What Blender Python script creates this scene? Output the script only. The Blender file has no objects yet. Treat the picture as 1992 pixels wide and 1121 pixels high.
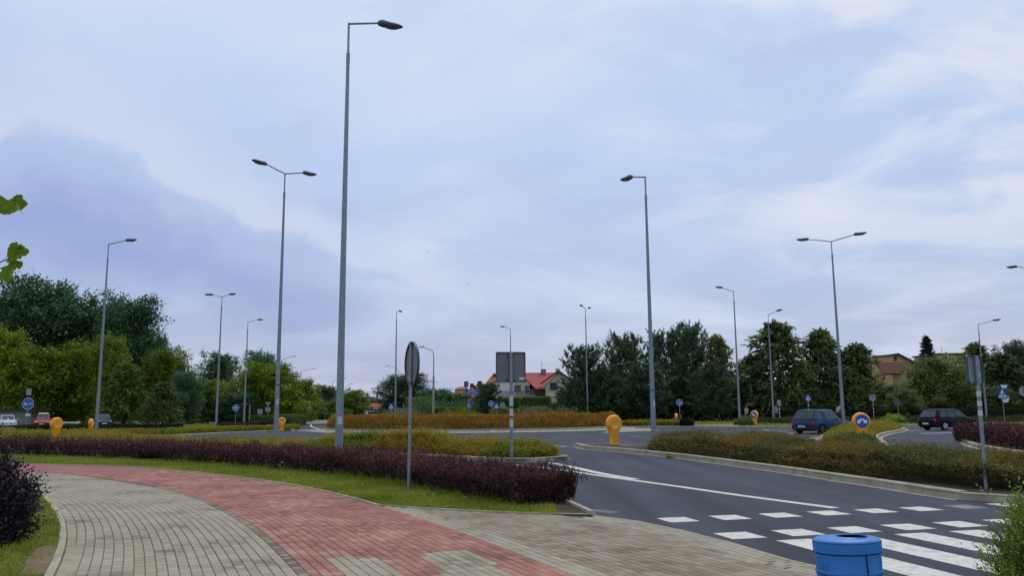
import bpy, bmesh, math, random
import numpy as np
from mathutils import Vector, Matrix, geometry
R = math.radians
SC = bpy.context.scene
COL = SC.collection
random.seed(7)
RNG = np.random.default_rng(11)

# ------------------------------------------------------------------ camera
FPX, PITCH, ROLL, EYE = 1580.0, 8.55, 0.45, 1.65          # focal length in photo pixels (1992 wide)
_t, _r = R(PITCH), R(ROLL)
_r0 = np.array([1.0, 0, 0]); _u0 = np.array([0, -math.sin(_t), math.cos(_t)]); FW = np.array([0, math.cos(_t), math.sin(_t)])
RT = math.cos(_r)*_r0 - math.sin(_r)*_u0
UP = math.sin(_r)*_r0 + math.cos(_r)*_u0
cam_d = bpy.data.cameras.new('camera'); cam = bpy.data.objects.new('camera', cam_d); COL.objects.link(cam)
cam_d.sensor_width = 36; cam_d.lens = 36*FPX/1992; cam_d.clip_start = 0.05; cam_d.clip_end = 6000
M = Matrix([[RT[i], UP[i], -FW[i], 0] for i in range(3)] + [[0, 0, 0, 1]])
M[2][3] = EYE
cam.matrix_world = M
SC.camera = cam

# ------------------------------------------------------------------ world
SUN_EL, SUN_AZ = 58.0, 25.0                                # azimuth measured from +Y towards +X
W = bpy.data.worlds.new('World'); SC.world = W; W.use_nodes = True
nt = W.node_tree; nt.nodes.clear()
def N(t, **k):
    n = nt.nodes.new(t)
    for a, b in k.items(): setattr(n, a, b)
    return n
def L(a, b): nt.links.new(a, b)
out = N('ShaderNodeOutputWorld')
sky = N('ShaderNodeTexSky'); sky.sky_type = 'NISHITA'; sky.sun_disc = False
sky.sun_elevation = R(SUN_EL); sky.sun_rotation = R(SUN_AZ); sky.air_density = 1.0; sky.dust_density = 2.0
bgs = N('ShaderNodeBackground'); bgs.inputs[1].default_value = 0.09; L(sky.outputs[0], bgs.inputs[0])
tc = N('ShaderNodeTexCoord')
def math_n(op, a, b=None, c=None, clamp=False):
    n = N('ShaderNodeMath', operation=op); n.use_clamp = clamp
    for i, v in enumerate((a, b, c)):
        if v is None: continue
        if hasattr(v, 'links') or hasattr(v, 'is_linked'): L(v, n.inputs[i])
        else: n.inputs[i].default_value = v
    return n.outputs[0]
def vdot(vec, v):
    n = N('ShaderNodeVectorMath', operation='DOT_PRODUCT'); L(vec, n.inputs[0]); n.inputs[1].default_value = v
    return n.outputs['Value']
def smooth(v, a, b):
    n = N('ShaderNodeMapRange', interpolation_type='SMOOTHSTEP'); L(v, n.inputs[0])
    n.inputs[1].default_value = a; n.inputs[2].default_value = b
    return n.outputs[0]
def mixc(f, a, b):
    n = N('ShaderNodeMix', data_type='RGBA')
    if hasattr(f, 'is_linked'): L(f, n.inputs[0])
    else: n.inputs[0].default_value = f
    for k, v in ((6, a), (7, b)):
        if hasattr(v, 'is_linked'): L(v, n.inputs[k])
        else: n.inputs[k].default_value = v
    return n.outputs[2]
def s2l(r, g, b):
    f = lambda c: ((c/255+.055)/1.055)**2.4 if c > 10 else c/255/12.92
    return (f(r), f(g), f(b), 1)
DIR = tc.outputs['Generated']
sep = N('ShaderNodeSeparateXYZ'); L(DIR, sep.inputs[0])
zz = math_n('MAXIMUM', sep.outputs[2], 0.0)
# cloud-deck coordinates: looking at a flat deck overhead
den = math_n('ADD', zz, 0.16)
cx = math_n('DIVIDE', sep.outputs[0], den); cy = math_n('DIVIDE', sep.outputs[1], den)
cmb = N('ShaderNodeCombineXYZ'); L(cx, cmb.inputs[0]); L(cy, cmb.inputs[1])
def noise(vec, scale, detail=4, rough=.5, off=0.0, dist=0.0):
    m = N('ShaderNodeMapping'); L(vec, m.inputs[0]); m.inputs['Location'].default_value = (off, off*1.7, off*.3)
    n = N('ShaderNodeTexNoise'); L(m.outputs[0], n.inputs['Vector']); n.inputs['Scale'].default_value = scale
    n.inputs['Detail'].default_value = detail; n.inputs['Roughness'].default_value = rough; n.inputs['Distortion'].default_value = dist
    return n.outputs[0]
n1 = noise(cmb.outputs[0], 0.75, 5, .5, 3.1, .6)
n2 = noise(cmb.outputs[0], 2.2, 6, .55, 8.7, .4)
n3 = noise(DIR, 3.0, 5, .55, 1.3)
grad = N('ShaderNodeValToRGB'); L(zz, grad.inputs[0])
cr = grad.color_ramp; cr.elements[0].position = 0.0; cr.elements[0].color = s2l(184, 188, 210)
cr.elements[1].position = .55; cr.elements[1].color = s2l(196, 215, 243)
e = cr.elements.new(.07); e.color = s2l(180, 188, 214)
e = cr.elements.new(.16); e.color = s2l(180, 197, 228)
e = cr.elements.new(.30); e.color = s2l(185, 206, 238)
c0 = grad.outputs[0]
c1 = mixc(math_n('MULTIPLY', smooth(n1, .50, .70), .70), c0, s2l(210, 221, 241))
c1 = mixc(math_n('MULTIPLY', smooth(n1, .48, .32), .50), c1, s2l(168, 184, 224))
c1 = mixc(math_n('MULTIPLY', smooth(n2, .50, .74), .30), c1, s2l(217, 225, 241))
c1 = mixc(math_n('MULTIPLY', smooth(n2, .48, .34), .25), c1, s2l(170, 187, 224))
# brighter, warmer deck towards the sun side (upper right of the view)
sunside = vdot(DIR, (0.42, 0.76, 0.49))
c1 = mixc(math_n('MULTIPLY', math_n('MULTIPLY', smooth(sunside, .88, 1.0), smooth(n2, .40, .62)), .72), c1, s2l(234, 233, 240))
# the dark shower cloud low on the left with its pale upper edge
p1 = Vector((-.66, 1, .385)); p2 = Vector((-.16, 1, .20)); nn = p1.cross(p2).normalized()
if nn.z > 0: nn = -nn
e0 = vdot(DIR, tuple(nn))
wob = math_n('ADD', math_n('MULTIPLY', math_n('SUBTRACT', n3, .5), .26), math_n('MULTIPLY', math_n('SUBTRACT', noise(DIR, 9.0, 4, .5, 5.2), .5), .10))
ee = math_n('ADD', e0, wob)
cen = vdot(DIR, tuple(Vector((-.62, .80, .17)).normalized()))
side = smooth(cen, .80, .985)
edge = math_n('MULTIPLY', smooth(ee, -.085, -.004), smooth(ee, .022, .002))
c1 = mixc(math_n('MULTIPLY', math_n('MULTIPLY', edge, smooth(cen, .72, .93)), .75), c1, s2l(206, 214, 236))
dark = math_n('MULTIPLY', math_n('MULTIPLY', smooth(ee, .0, .13), smooth(ee, .215, .085)), math_n('ADD', math_n('MULTIPLY', n2, 1.1), .42), None, True)
c1 = mixc(math_n('MULTIPLY', math_n('MULTIPLY', dark, side), .68), c1, s2l(126, 144, 203))
bgc = N('ShaderNodeBackground'); L(c1, bgc.inputs[0]); bgc.inputs[1].default_value = 1.0
ms = N('ShaderNodeMixShader'); ms.inputs[0].default_value = .93
L(bgs.outputs[0], ms.inputs[1]); L(bgc.outputs[0], ms.inputs[2]); L(ms.outputs[0], out.inputs[0])

sd = bpy.data.lights.new('sun', 'SUN'); sd.energy = 1.5; sd.angle = R(14); sd.color = (1, .89, .73)
so = bpy.data.objects.new('sun', sd); COL.objects.link(so)
sv = Vector((math.sin(R(SUN_AZ))*math.cos(R(SUN_EL)), math.cos(R(SUN_AZ))*math.cos(R(SUN_EL)), math.sin(R(SUN_EL))))
so.rotation_euler = sv.to_track_quat('Z', 'Y').to_euler(); so.location = (0, 0, 40)
SC.view_settings.view_transform = 'Standard'; SC.view_settings.look = 'None'
SC.view_settings.exposure = 0.08; SC.view_settings.gamma = 1; SC.view_settings.use_curve_mapping = False

# ------------------------------------------------------------------ photo pixel -> point on a level plane
def G(px, py, z=0.0):
    d = FPX*FW + (px-996)*RT - (py-560.5)*UP
    t = (z-EYE)/d[2]
    return (float(d[0]*t), float(d[1]*t))
def at(px, depth):                                          # ground x for a column of the picture at a given distance
    d = FPX*FW + (px-996)*RT - (795-560.5)*UP
    return (float(d[0]/d[1]*depth), float(depth))
def zat(px, py, depth):                                     # height seen at that pixel at a given distance
    d = FPX*FW + (px-996)*RT - (py-560.5)*UP
    return float(EYE + d[2]/d[1]*depth)

# ------------------------------------------------------------------ materials
MATS = {}
def newmat(name):
    m = bpy.data.materials.new(name); m.use_nodes = True
    t = m.node_tree; b = t.nodes['Principled BSDF']
    MATS[name] = m
    return m, t, b
def setspec(b, v):
    b.inputs['Specular IOR Level'].default_value = v
def paint(name, col, rough=.5, spec=.4, metal=0.0, var=.12, scale=6.0, bump=0.0, bscale=60, dirt=None):
    """flat base colour with slight mottling, optional bump"""
    m, t, b = newmat(name)
    tcn = t.nodes.new('ShaderNodeTexCoord')
    nz = t.nodes.new('ShaderNodeTexNoise'); nz.inputs['Scale'].default_value = scale; nz.inputs['Detail'].default_value = 6
    t.links.new(tcn.outputs['Object'], nz.inputs['Vector'])
    mr = t.nodes.new('ShaderNodeMapRange'); mr.inputs[1].default_value = .3; mr.inputs[2].default_value = .7
    mr.inputs[3].default_value = 1-var; mr.inputs[4].default_value = 1+var
    t.links.new(nz.outputs[0], mr.inputs[0])
    mx = t.nodes.new('ShaderNodeVectorMath'); mx.operation = 'SCALE'; mx.inputs[0].default_value = col[:3]
    t.links.new(mr.outputs[0], mx.inputs['Scale'])
    last = mx.outputs[0]
    if dirt:
        n2 = t.nodes.new('ShaderNodeTexNoise'); n2.inputs['Scale'].default_value = dirt[2]; n2.inputs['Detail'].default_value = 8
        t.links.new(tcn.outputs['Object'], n2.inputs['Vector'])
        r2 = t.nodes.new('ShaderNodeMapRange'); r2.inputs[1].default_value = .5; r2.inputs[2].default_value = .72; r2.inputs[4].default_value = dirt[1]
        t.links.new(n2.outputs[0], r2.inputs[0])
        mm = t.nodes.new('ShaderNodeMix'); mm.data_type = 'RGBA'
        t.links.new(r2.outputs[0], mm.inputs[0]); t.links.new(last, mm.inputs[6]); mm.inputs[7].default_value = (*dirt[0], 1)
        last = mm.outputs[2]
    t.links.new(last, b.inputs['Base Color'])
    b.inputs['Roughness'].default_value = rough; b.inputs['Metallic'].default_value = metal; setspec(b, spec)
    if bump:
        n3 = t.nodes.new('ShaderNodeTexNoise'); n3.inputs['Scale'].default_value = bscale; n3.inputs['Detail'].default_value = 4
        t.links.new(tcn.outputs['Object'], n3.inputs['Vector'])
        bp = t.nodes.new('ShaderNodeBump'); bp.inputs['Strength'].default_value = bump; bp.inputs['Distance'].default_value = .01
        t.links.new(n3.outputs[0], bp.inputs['Height']); t.links.new(bp.outputs[0], b.inputs['Normal'])
    return m
def tinted(name, stops, patch=None, pscale=.5, rough=.6, spec=.25, trans=0.0, tw=.6, objrand=False, shift=0.0):
    """colour per leaf / per brick from the face attribute 'tint', mixed with broad patches"""
    m, t, b = newmat(name)
    at_ = t.nodes.new('ShaderNodeAttribute'); at_.attribute_name = 'tint'
    v = at_.outputs['Fac']
    if objrand:
        oi = t.nodes.new('ShaderNodeObjectInfo')
        ad = t.nodes.new('ShaderNodeMath'); ad.operation = 'ADD'; t.links.new(v, ad.inputs[0]); t.links.new(oi.outputs['Random'], ad.inputs[1])
        fr = t.nodes.new('ShaderNodeMath'); fr.operation = 'FRACT'; t.links.new(ad.outputs[0], fr.inputs[0]); v = fr.outputs[0]
    if shift:
        oi = t.nodes.new('ShaderNodeObjectInfo'); ms_ = t.nodes.new('ShaderNodeMath'); ms_.operation = 'MULTIPLY_ADD'; t.links.new(oi.outputs['Random'], ms_.inputs[0]); ms_.inputs[1].default_value = shift; ms_.inputs[2].default_value = -shift/2
        ad = t.nodes.new('ShaderNodeMath'); ad.operation = 'ADD'; t.links.new(v, ad.inputs[0]); t.links.new(ms_.outputs[0], ad.inputs[1]); v = ad.outputs[0]
    geo = t.nodes.new('ShaderNodeNewGeometry')
    nz = t.nodes.new('ShaderNodeTexNoise'); nz.inputs['Scale'].default_value = pscale; nz.inputs['Detail'].default_value = 3
    t.links.new(geo.outputs['Position'], nz.inputs['Vector'])
    mr = t.nodes.new('ShaderNodeMapRange'); mr.inputs[1].default_value = .35; mr.inputs[2].default_value = .65
    t.links.new(nz.outputs[0], mr.inputs[0])
    mxv = t.nodes.new('ShaderNodeMix'); mxv.inputs[0].default_value = tw
    t.links.new(mr.outputs[0], mxv.inputs[2]); t.links.new(v, mxv.inputs[3])
    ra = t.nodes.new('ShaderNodeValToRGB'); t.links.new(mxv.outputs[0], ra.inputs[0])
    cr = ra.color_ramp
    while len(cr.elements) < len(stops): cr.elements.new(.5)
    for el, (p, c) in zip(cr.elements, stops):
        el.position = p; el.color = (*c, 1)
    t.links.new(ra.outputs[0], b.inputs['Base Color'])
    b.inputs['Roughness'].default_value = rough; setspec(b, spec)
    if trans:
        tr = t.nodes.new('ShaderNodeBsdfTranslucent'); t.links.new(ra.outputs[0], tr.inputs[0])
        mx = t.nodes.new('ShaderNodeMixShader'); mx.inputs[0].default_value = trans
        o = t.nodes['Material Output']
        t.links.new(b.outputs[0], mx.inputs[1]); t.links.new(tr.outputs[0], mx.inputs[2]); t.links.new(mx.outputs[0], o.inputs[0])
    return m

def asphalt_mat():
    m, t, b = newmat('asphalt')
    g = t.nodes.new('ShaderNodeNewGeometry')
    def nz(s, d=6, r=.6):
        n = t.nodes.new('ShaderNodeTexNoise'); n.inputs['Scale'].default_value = s; n.inputs['Detail'].default_value = d; n.inputs['Roughness'].default_value = r
        t.links.new(g.outputs['Position'], n.inputs['Vector']); return n.outputs[0]
    a = nz(.22, 5); f = nz(90, 3); mid = nz(2.2, 8, .7)
    mp = t.nodes.new('ShaderNodeMapping'); mp.inputs['Rotation'].default_value = (0, 0, R(-24)); mp.inputs['Scale'].default_value = (1.1, .05, 1)
    t.links.new(g.outputs['Position'], mp.inputs[0])
    st = t.nodes.new('ShaderNodeTexNoise'); st.inputs['Scale'].default_value = 1.0; st.inputs['Detail'].default_value = 5
    t.links.new(mp.outputs[0], st.inputs['Vector'])
    def mr(v, a0, a1, b0, b1):
        n = t.nodes.new('ShaderNodeMapRange'); t.links.new(v, n.inputs[0])
        for i, q in zip((1, 2, 3, 4), (a0, a1, b0, b1)): n.inputs[i].default_value = q
        return n.outputs[0]
    def mul(x, y):
        n = t.nodes.new('ShaderNodeMath'); n.operation = 'MULTIPLY'; t.links.new(x, n.inputs[0]); t.links.new(y, n.inputs[1]); return n.outputs[0]
    k = mul(mul(mr(a, .35, .65, .84, 1.12), mr(f, .3, .7, .6, 1.45)), mul(mr(st.outputs[0], .35, .65, .68, 1.30), mr(mid, .3, .7, .93, 1.08)))
    sc = t.nodes.new('ShaderNodeVectorMath'); sc.operation = 'SCALE'; sc.inputs[0].default_value = (.033, .041, .060); t.links.new(k, sc.inputs['Scale'])
    vo = t.nodes.new('ShaderNodeTexVoronoi'); vo.feature = 'DISTANCE_TO_EDGE'; vo.inputs['Scale'].default_value = .16
    wv = t.nodes.new('ShaderNodeVectorMath'); wv.operation = 'ADD'; wn = t.nodes.new('ShaderNodeTexNoise'); wn.inputs['Scale'].default_value = 1.4; wn.inputs['Detail'].default_value = 8
    t.links.new(g.outputs['Position'], wn.inputs['Vector']); t.links.new(g.outputs['Position'], wv.inputs[0]); t.links.new(wn.outputs['Color'], wv.inputs[1]); t.links.new(wv.outputs[0], vo.inputs['Vector'])
    crk = mr(vo.outputs['Distance'], .0012, .0035, .0, 1.0); gate = mr(nz(.35, 3), .50, .56, 0, 1)
    inv = t.nodes.new('ShaderNodeMath'); inv.operation = 'SUBTRACT'; inv.inputs[0].default_value = 1; t.links.new(crk, inv.inputs[1])
    cm = mul(inv.outputs[0], gate)
    spot = mr(nz(1.1, 9, .75), .60, .70, 0, .5)
    mc = t.nodes.new('ShaderNodeMix'); mc.data_type = 'RGBA'; t.links.new(cm, mc.inputs[0]); t.links.new(sc.outputs[0], mc.inputs[6]); mc.inputs[7].default_value = (.012, .012, .014, 1)
    mc2 = t.nodes.new('ShaderNodeMix'); mc2.data_type = 'RGBA'; t.links.new(spot, mc2.inputs[0]); t.links.new(mc.outputs[2], mc2.inputs[6]); mc2.inputs[7].default_value = (.028, .03, .036, 1)
    pale = mr(nz(.8, 10, .8), .58, .74, 0, .45)
    mc3 = t.nodes.new('ShaderNodeMix'); mc3.data_type = 'RGBA'; t.links.new(pale, mc3.inputs[0]); t.links.new(mc2.outputs[2], mc3.inputs[6]); mc3.inputs[7].default_value = (.075, .08, .095, 1)
    t.links.new(mc3.outputs[2], b.inputs['Base Color']); b.inputs['Roughness'].default_value = .82; setspec(b, .22)
    bp = t.nodes.new('ShaderNodeBump'); bp.inputs['Strength'].default_value = .5; bp.inputs['Distance'].default_value = .006
    t.links.new(f, bp.inputs['Height']); t.links.new(bp.outputs[0], b.inputs['Normal'])
    return m
def soil_mat(name, ca, cb, scale=1.5):
    m, t, b = newmat(name)
    g = t.nodes.new('ShaderNodeNewGeometry')
    n = t.nodes.new('ShaderNodeTexNoise'); n.inputs['Scale'].default_value = scale; n.inputs['Detail'].default_value = 10; n.inputs['Roughness'].default_value = .7
    t.links.new(g.outputs['Position'], n.inputs['Vector'])
    ra = t.nodes.new('ShaderNodeValToRGB'); ra.color_ramp.elements[0].position = .35; ra.color_ramp.elements[1].position = .68
    ra.color_ramp.elements[0].color = (*ca, 1); ra.color_ramp.elements[1].color = (*cb, 1)
    t.links.new(n.outputs[0], ra.inputs[0]); t.links.new(ra.outputs[0], b.inputs['Base Color'])
    b.inputs['Roughness'].default_value = .95; setspec(b, .1)
    n2 = t.nodes.new('ShaderNodeTexNoise'); n2.inputs['Scale'].default_value = 30; n2.inputs['Detail'].default_value = 6
    t.links.new(g.outputs['Position'], n2.inputs['Vector'])
    bp = t.nodes.new('ShaderNodeBump'); bp.inputs['Strength'].default_value = .8; bp.inputs['Distance'].default_value = .03
    t.links.new(n2.outputs[0], bp.inputs['Height']); t.links.new(bp.outputs[0], b.inputs['Normal'])
    return m
def road_paint():
    m, t, b = newmat('road_paint')
    g = t.nodes.new('ShaderNodeNewGeometry')
    n = t.nodes.new('ShaderNodeTexNoise'); n.inputs['Scale'].default_value = 7.0; n.inputs['Detail'].default_value = 12; n.inputs['Roughness'].default_value = .8
    t.links.new(g.outputs['Position'], n.inputs['Vector'])
    ra = t.nodes.new('ShaderNodeValToRGB'); ra.color_ramp.elements[0].position = .32; ra.color_ramp.elements[1].position = .52
    ra.color_ramp.elements[0].color = (.22, .22, .225, 1); ra.color_ramp.elements[1].color = (.60, .59, .52, 1)
    t.links.new(n.outputs[0], ra.inputs[0]); t.links.new(ra.outputs[0], b.inputs['Base Color'])
    b.inputs['Roughness'].default_value = .7; setspec(b, .3)
    return m
asphalt_mat(); road_paint()
paint('road_paint_worn', (.19, .19, .215), .8, .2, var=.35, scale=9)
soil_mat('soil', (.05, .038, .025), (.13, .10, .07))
soil_mat('lawn', (.06, .085, .015), (.14, .155, .035), 1.2)
soil_mat('dry_dirt', (.13, .10, .055), (.23, .18, .11), 3)
soil_mat('meadow', (.05, .075, .02), (.10, .12, .04), .3)
paint('concrete', (.37, .335, .245), .85, .2, var=.18, scale=2.2, bump=.4, dirt=((.20, .17, .12), .5, 3.0))
paint('joint_sand', (.165, .135, .10), .95, .1, var=.3, scale=20)
paint('cobble', (.28, .27, .22), .9, .2, var=.35, scale=5, bump=.8, bscale=12, dirt=((.22, .2, .15), .6, 4))
paint('path_far', (.235, .205, .16), .9, .2, var=.12, scale=1)
paint('path_far_red', (.27, .115, .105), .9, .2, var=.12, scale=1)
tinted('paver_grey', [(0, (.18, .15, .105)), (.25, (.275, .24, .172)), (.6, (.32, .285, .205)), (1, (.36, .325, .245))], pscale=.9, tw=.5, rough=.85, spec=.2, objrand=True)
tinted('paver_red', [(0, (.17, .078, .055)), (.3, (.275, .122, .094)), (.65, (.345, .158, .120)), (1, (.40, .245, .185))], pscale=.9, tw=.55, rough=.85, spec=.2, objrand=True)
tinted('paver_dark', [(0, (.11, .08, .06)), (.4, (.20, .16, .115)), (.75, (.27, .225, .16)), (1, (.31, .27, .19))], pscale=.9, tw=.7, rough=.85, spec=.2, objrand=True)
tinted('paver_brown', [(0, (.16, .115, .078)), (.35, (.23, .18, .125)), (.7, (.28, .235, .17)), (1, (.32, .28, .21))], pscale=1.1, tw=.5, rough=.85, spec=.2, objrand=True)
paint('galvanised', (.245, .295, .315), .48, .5, metal=.55, var=.22, scale=14, dirt=((.17, .19, .21), .5, 5))
paint('lamp_grey', (.10, .105, .115), .5, .5, var=.1)
paint('lamp_glass', (.16, .17, .18), .15, .6, var=.05)
paint('sign_back', (.17, .18, .185), .55, .4, metal=.25, var=.08, scale=3)
paint('sign_rim', (.09, .095, .10), .55, .4, metal=.2, var=.1)
paint('sign_back_pale', (.29, .31, .31), .55, .4, metal=.2, var=.1)
paint('sign_blue', (.012, .085, .42), .4, .5, var=.06)
paint('sign_blue_dark', (.01, .045, .26), .4, .5, var=.06)
paint('sign_teal', (.012, .12, .30), .4, .5, var=.06)
paint('white', (.78, .78, .77), .5, .4, var=.05)
paint('sticker_white', (.55, .57, .56), .5, .4, var=.15, scale=30)
paint('sticker_yellow', (.75, .66, .03), .5, .4, var=.05)
paint('black', (.012, .012, .013), .5, .4, var=.1)
paint('rubber', (.018, .018, .019), .85, .2, var=.2)
paint('orange', (.95, .375, .012), .42, .45, var=.05, scale=3, dirt=((.55, .20, .02), .35, 5))
paint('orange_deep', (.72, .20, .008), .5, .4, var=.05)
paint('red', (.55, .02, .015), .4, .4, var=.1)
paint('bin_blue', (.025, .18, .50), .5, .42, var=.05, scale=3, bump=.15, bscale=120, dirt=((.012, .09, .36), .5, 7))
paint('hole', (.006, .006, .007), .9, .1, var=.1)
paint('bark', (.085, .065, .05), .95, .1, var=.35, scale=5, bump=.9, bscale=14)
paint('twig', (.10, .07, .055), .9, .1, var=.3)
paint('twig_purple', (.045, .022, .022), .9, .1, var=.3)
paint('car_blue', (.006, .048, .118), .28, .28, metal=.0, var=.03)
paint('car_black', (.004, .004, .006), .35, .16, var=.03)
paint('car_silver', (.50, .53, .58), .3, .5, metal=.0, var=.03)
paint('car_red', (.42, .02, .03), .3, .6, var=.03)
paint('car_white', (.7, .7, .7), .3, .5, var=.03)
paint('car_dark', (.03, .034, .045), .25, .6, var=.03)
paint('car_glass', (.045, .065, .06), .12, .45, var=.1)
paint('car_plastic', (.02, .02, .022), .6, .3, var=.1)
paint('rim_grey', (.45, .46, .47), .35, .5, metal=.6, var=.1)
paint('rim_dark', (.08, .08, .085), .4, .5, metal=.5, var=.1)
paint('chrome', (.6, .6, .62), .2, .6, metal=.9, var=.05)
paint('lamp_red', (.40, .012, .010), .25, .6, var=.1)
paint('lamp_clear', (.55, .56, .58), .15, .6, var=.1)
paint('taxi_sign', (.70, .62, .33), .4, .4, var=.05)
paint('wall_cream', (.50, .46, .35), .9, .2, var=.07, scale=1)
paint('wall_white', (.68, .67, .62), .9, .2, var=.06, scale=1)
paint('wall_yellow', (.55, .40, .19), .9, .2, var=.06, scale=1)
paint('wall_pink', (.52, .30, .20), .9, .2, var=.1, scale=.6)
paint('wall_grey', (.24, .235, .22), .9, .2, var=.15, scale=1.4)
paint('wall_wood', (.10, .07, .05), .9, .2, var=.25, scale=4)
paint('roof_red', (.42, .075, .07), .6, .3, var=.12, scale=3)
paint('roof_orange', (.30, .075, .04), .75, .2, var=.25, scale=2)
paint('roof_brown', (.10, .038, .026), .8, .2, var=.2, scale=2)
paint('roof_dark', (.05, .045, .045), .8, .2, var=.2)
paint('window_glass', (.05, .06, .075), .12, .7, var=.3, scale=2)
paint('window_frame', (.10, .055, .035), .6, .3, var=.1)
paint('fence_dark', (.04, .035, .04), .8, .2, var=.2)
paint('railing', (.06, .05, .085), .6, .3, var=.2)
paint('skin', (.45, .27, .19), .6, .3, var=.05)
paint('cloth_green', (.22, .34, .27), .8, .2, var=.1)
paint('cloth_dark', (.025, .027, .035), .85, .2, var=.1)
paint('cloth_grey', (.28, .29, .32), .85, .2, var=.1)
paint('hair_dark', (.03, .02, .015), .8, .3, var=.1)
# foliage
FOL = dict(
 barberry=[(0, (.014, .006, .007)), (.4, (.055, .018, .022)), (.75, (.15, .045, .038)), (1, (.27, .125, .085))],
 ninebark=[(0, (.010, .007, .010)), (.5, (.030, .020, .028)), (1, (.060, .042, .055))],
 juniper=[(0, (.07, .10, .012)), (.3, (.19, .235, .02)), (.55, (.30, .28, .022)), (.78, (.34, .19, .022)), (1, (.33, .13, .02))],
 bed_orange=[(0, (.08, .085, .014)), (.25, (.24, .185, .022)), (.5, (.34, .185, .025)), (.78, (.38, .145, .022)), (1, (.28, .09, .018))],
 bed_brown=[(0, (.03, .045, .010)), (.3, (.085, .105, .022)), (.6, (.17, .125, .024)), (.85, (.25, .155, .028)), (1, (.22, .22, .045))],
 yew=[(0, (.02, .028, .010)), (.5, (.05, .065, .018)), (1, (.11, .12, .025))],
 hedge_green=[(0, (.02, .05, .014)), (.5, (.05, .10, .025)), (1, (.09, .16, .035))],
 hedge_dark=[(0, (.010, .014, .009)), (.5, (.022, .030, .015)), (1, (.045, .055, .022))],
 thuja=[(0, (.035, .07, .014)), (.5, (.10, .165, .03)), (1, (.18, .25, .04))],
 shrub_green=[(0, (.06, .11, .015)), (.5, (.17, .27, .035)), (1, (.32, .44, .07))],
 lily=[(0, (.03, .06, .012)), (.5, (.08, .13, .025)), (1, (.17, .22, .05))],
 grass=[(0, (.12, .14, .014)), (.5, (.26, .30, .03)), (.85, (.38, .38, .06)), (1, (.46, .38, .14))],
 drygrass=[(0, (.09, .11, .03)), (.5, (.18, .19, .06)), (1, (.36, .32, .15))],
 t_dark=[(0, (.022, .055, .026)), (.5, (.055, .118, .052)), (1, (.11, .20, .09))],
 t_light=[(0, (.038, .070, .008)), (.5, (.115, .175, .014)), (1, (.27, .34, .028))],
 t_mid=[(0, (.045, .085, .016)), (.5, (.11, .18, .034)), (1, (.22, .31, .06))],
 t_olive=[(0, (.04, .06, .016)), (.5, (.11, .14, .04)), (1, (.24, .26, .09))],
 t_pine=[(0, (.016, .044, .028)), (.5, (.056, .105, .050)), (1, (.125, .19, .085))],
 t_linden=[(0, (.030, .050, .018)), (.5, (.085, .125, .040)), (1, (.22, .27, .10))],
 t_spruce=[(0, (.010, .022, .020)), (.5, (.022, .045, .038)), (1, (.045, .08, .065))],
 t_brown=[(0, (.03, .04, .022)), (.5, (.075, .08, .045)), (1, (.17, .15, .10))],
 t_far=[(0, (.03, .06, .035)), (.5, (.06, .10, .055)), (1, (.09, .14, .07))],
 ginkgo=[(0, (.15, .22, .010)), (1, (.27, .33, .02))],
)
for k, v in FOL.items():
    if k.startswith('t_') or k in ('shrub_green', 'thuja', 'hedge_green'): v = [(p_, tuple(min(.6, c_*f_) for c_, f_ in zip(q_, (1.36, 1.30, 1.2)))) for p_, q_ in v]
    ps = {'juniper': .33, 'bed_orange': .9, 'bed_brown': .5, 'grass': .6, 'barberry': 1.0}.get(k, .6)
    tw = {'juniper': .38, 'bed_orange': .62, 'bed_brown': .6}.get(k, .72)
    tinted(k, v, pscale=ps, tw=tw, rough=.62, spec=.22, trans=.0 if k in ('ninebark', 'barberry') else .22, shift=.35 if k.startswith('t_') else 0)

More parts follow.
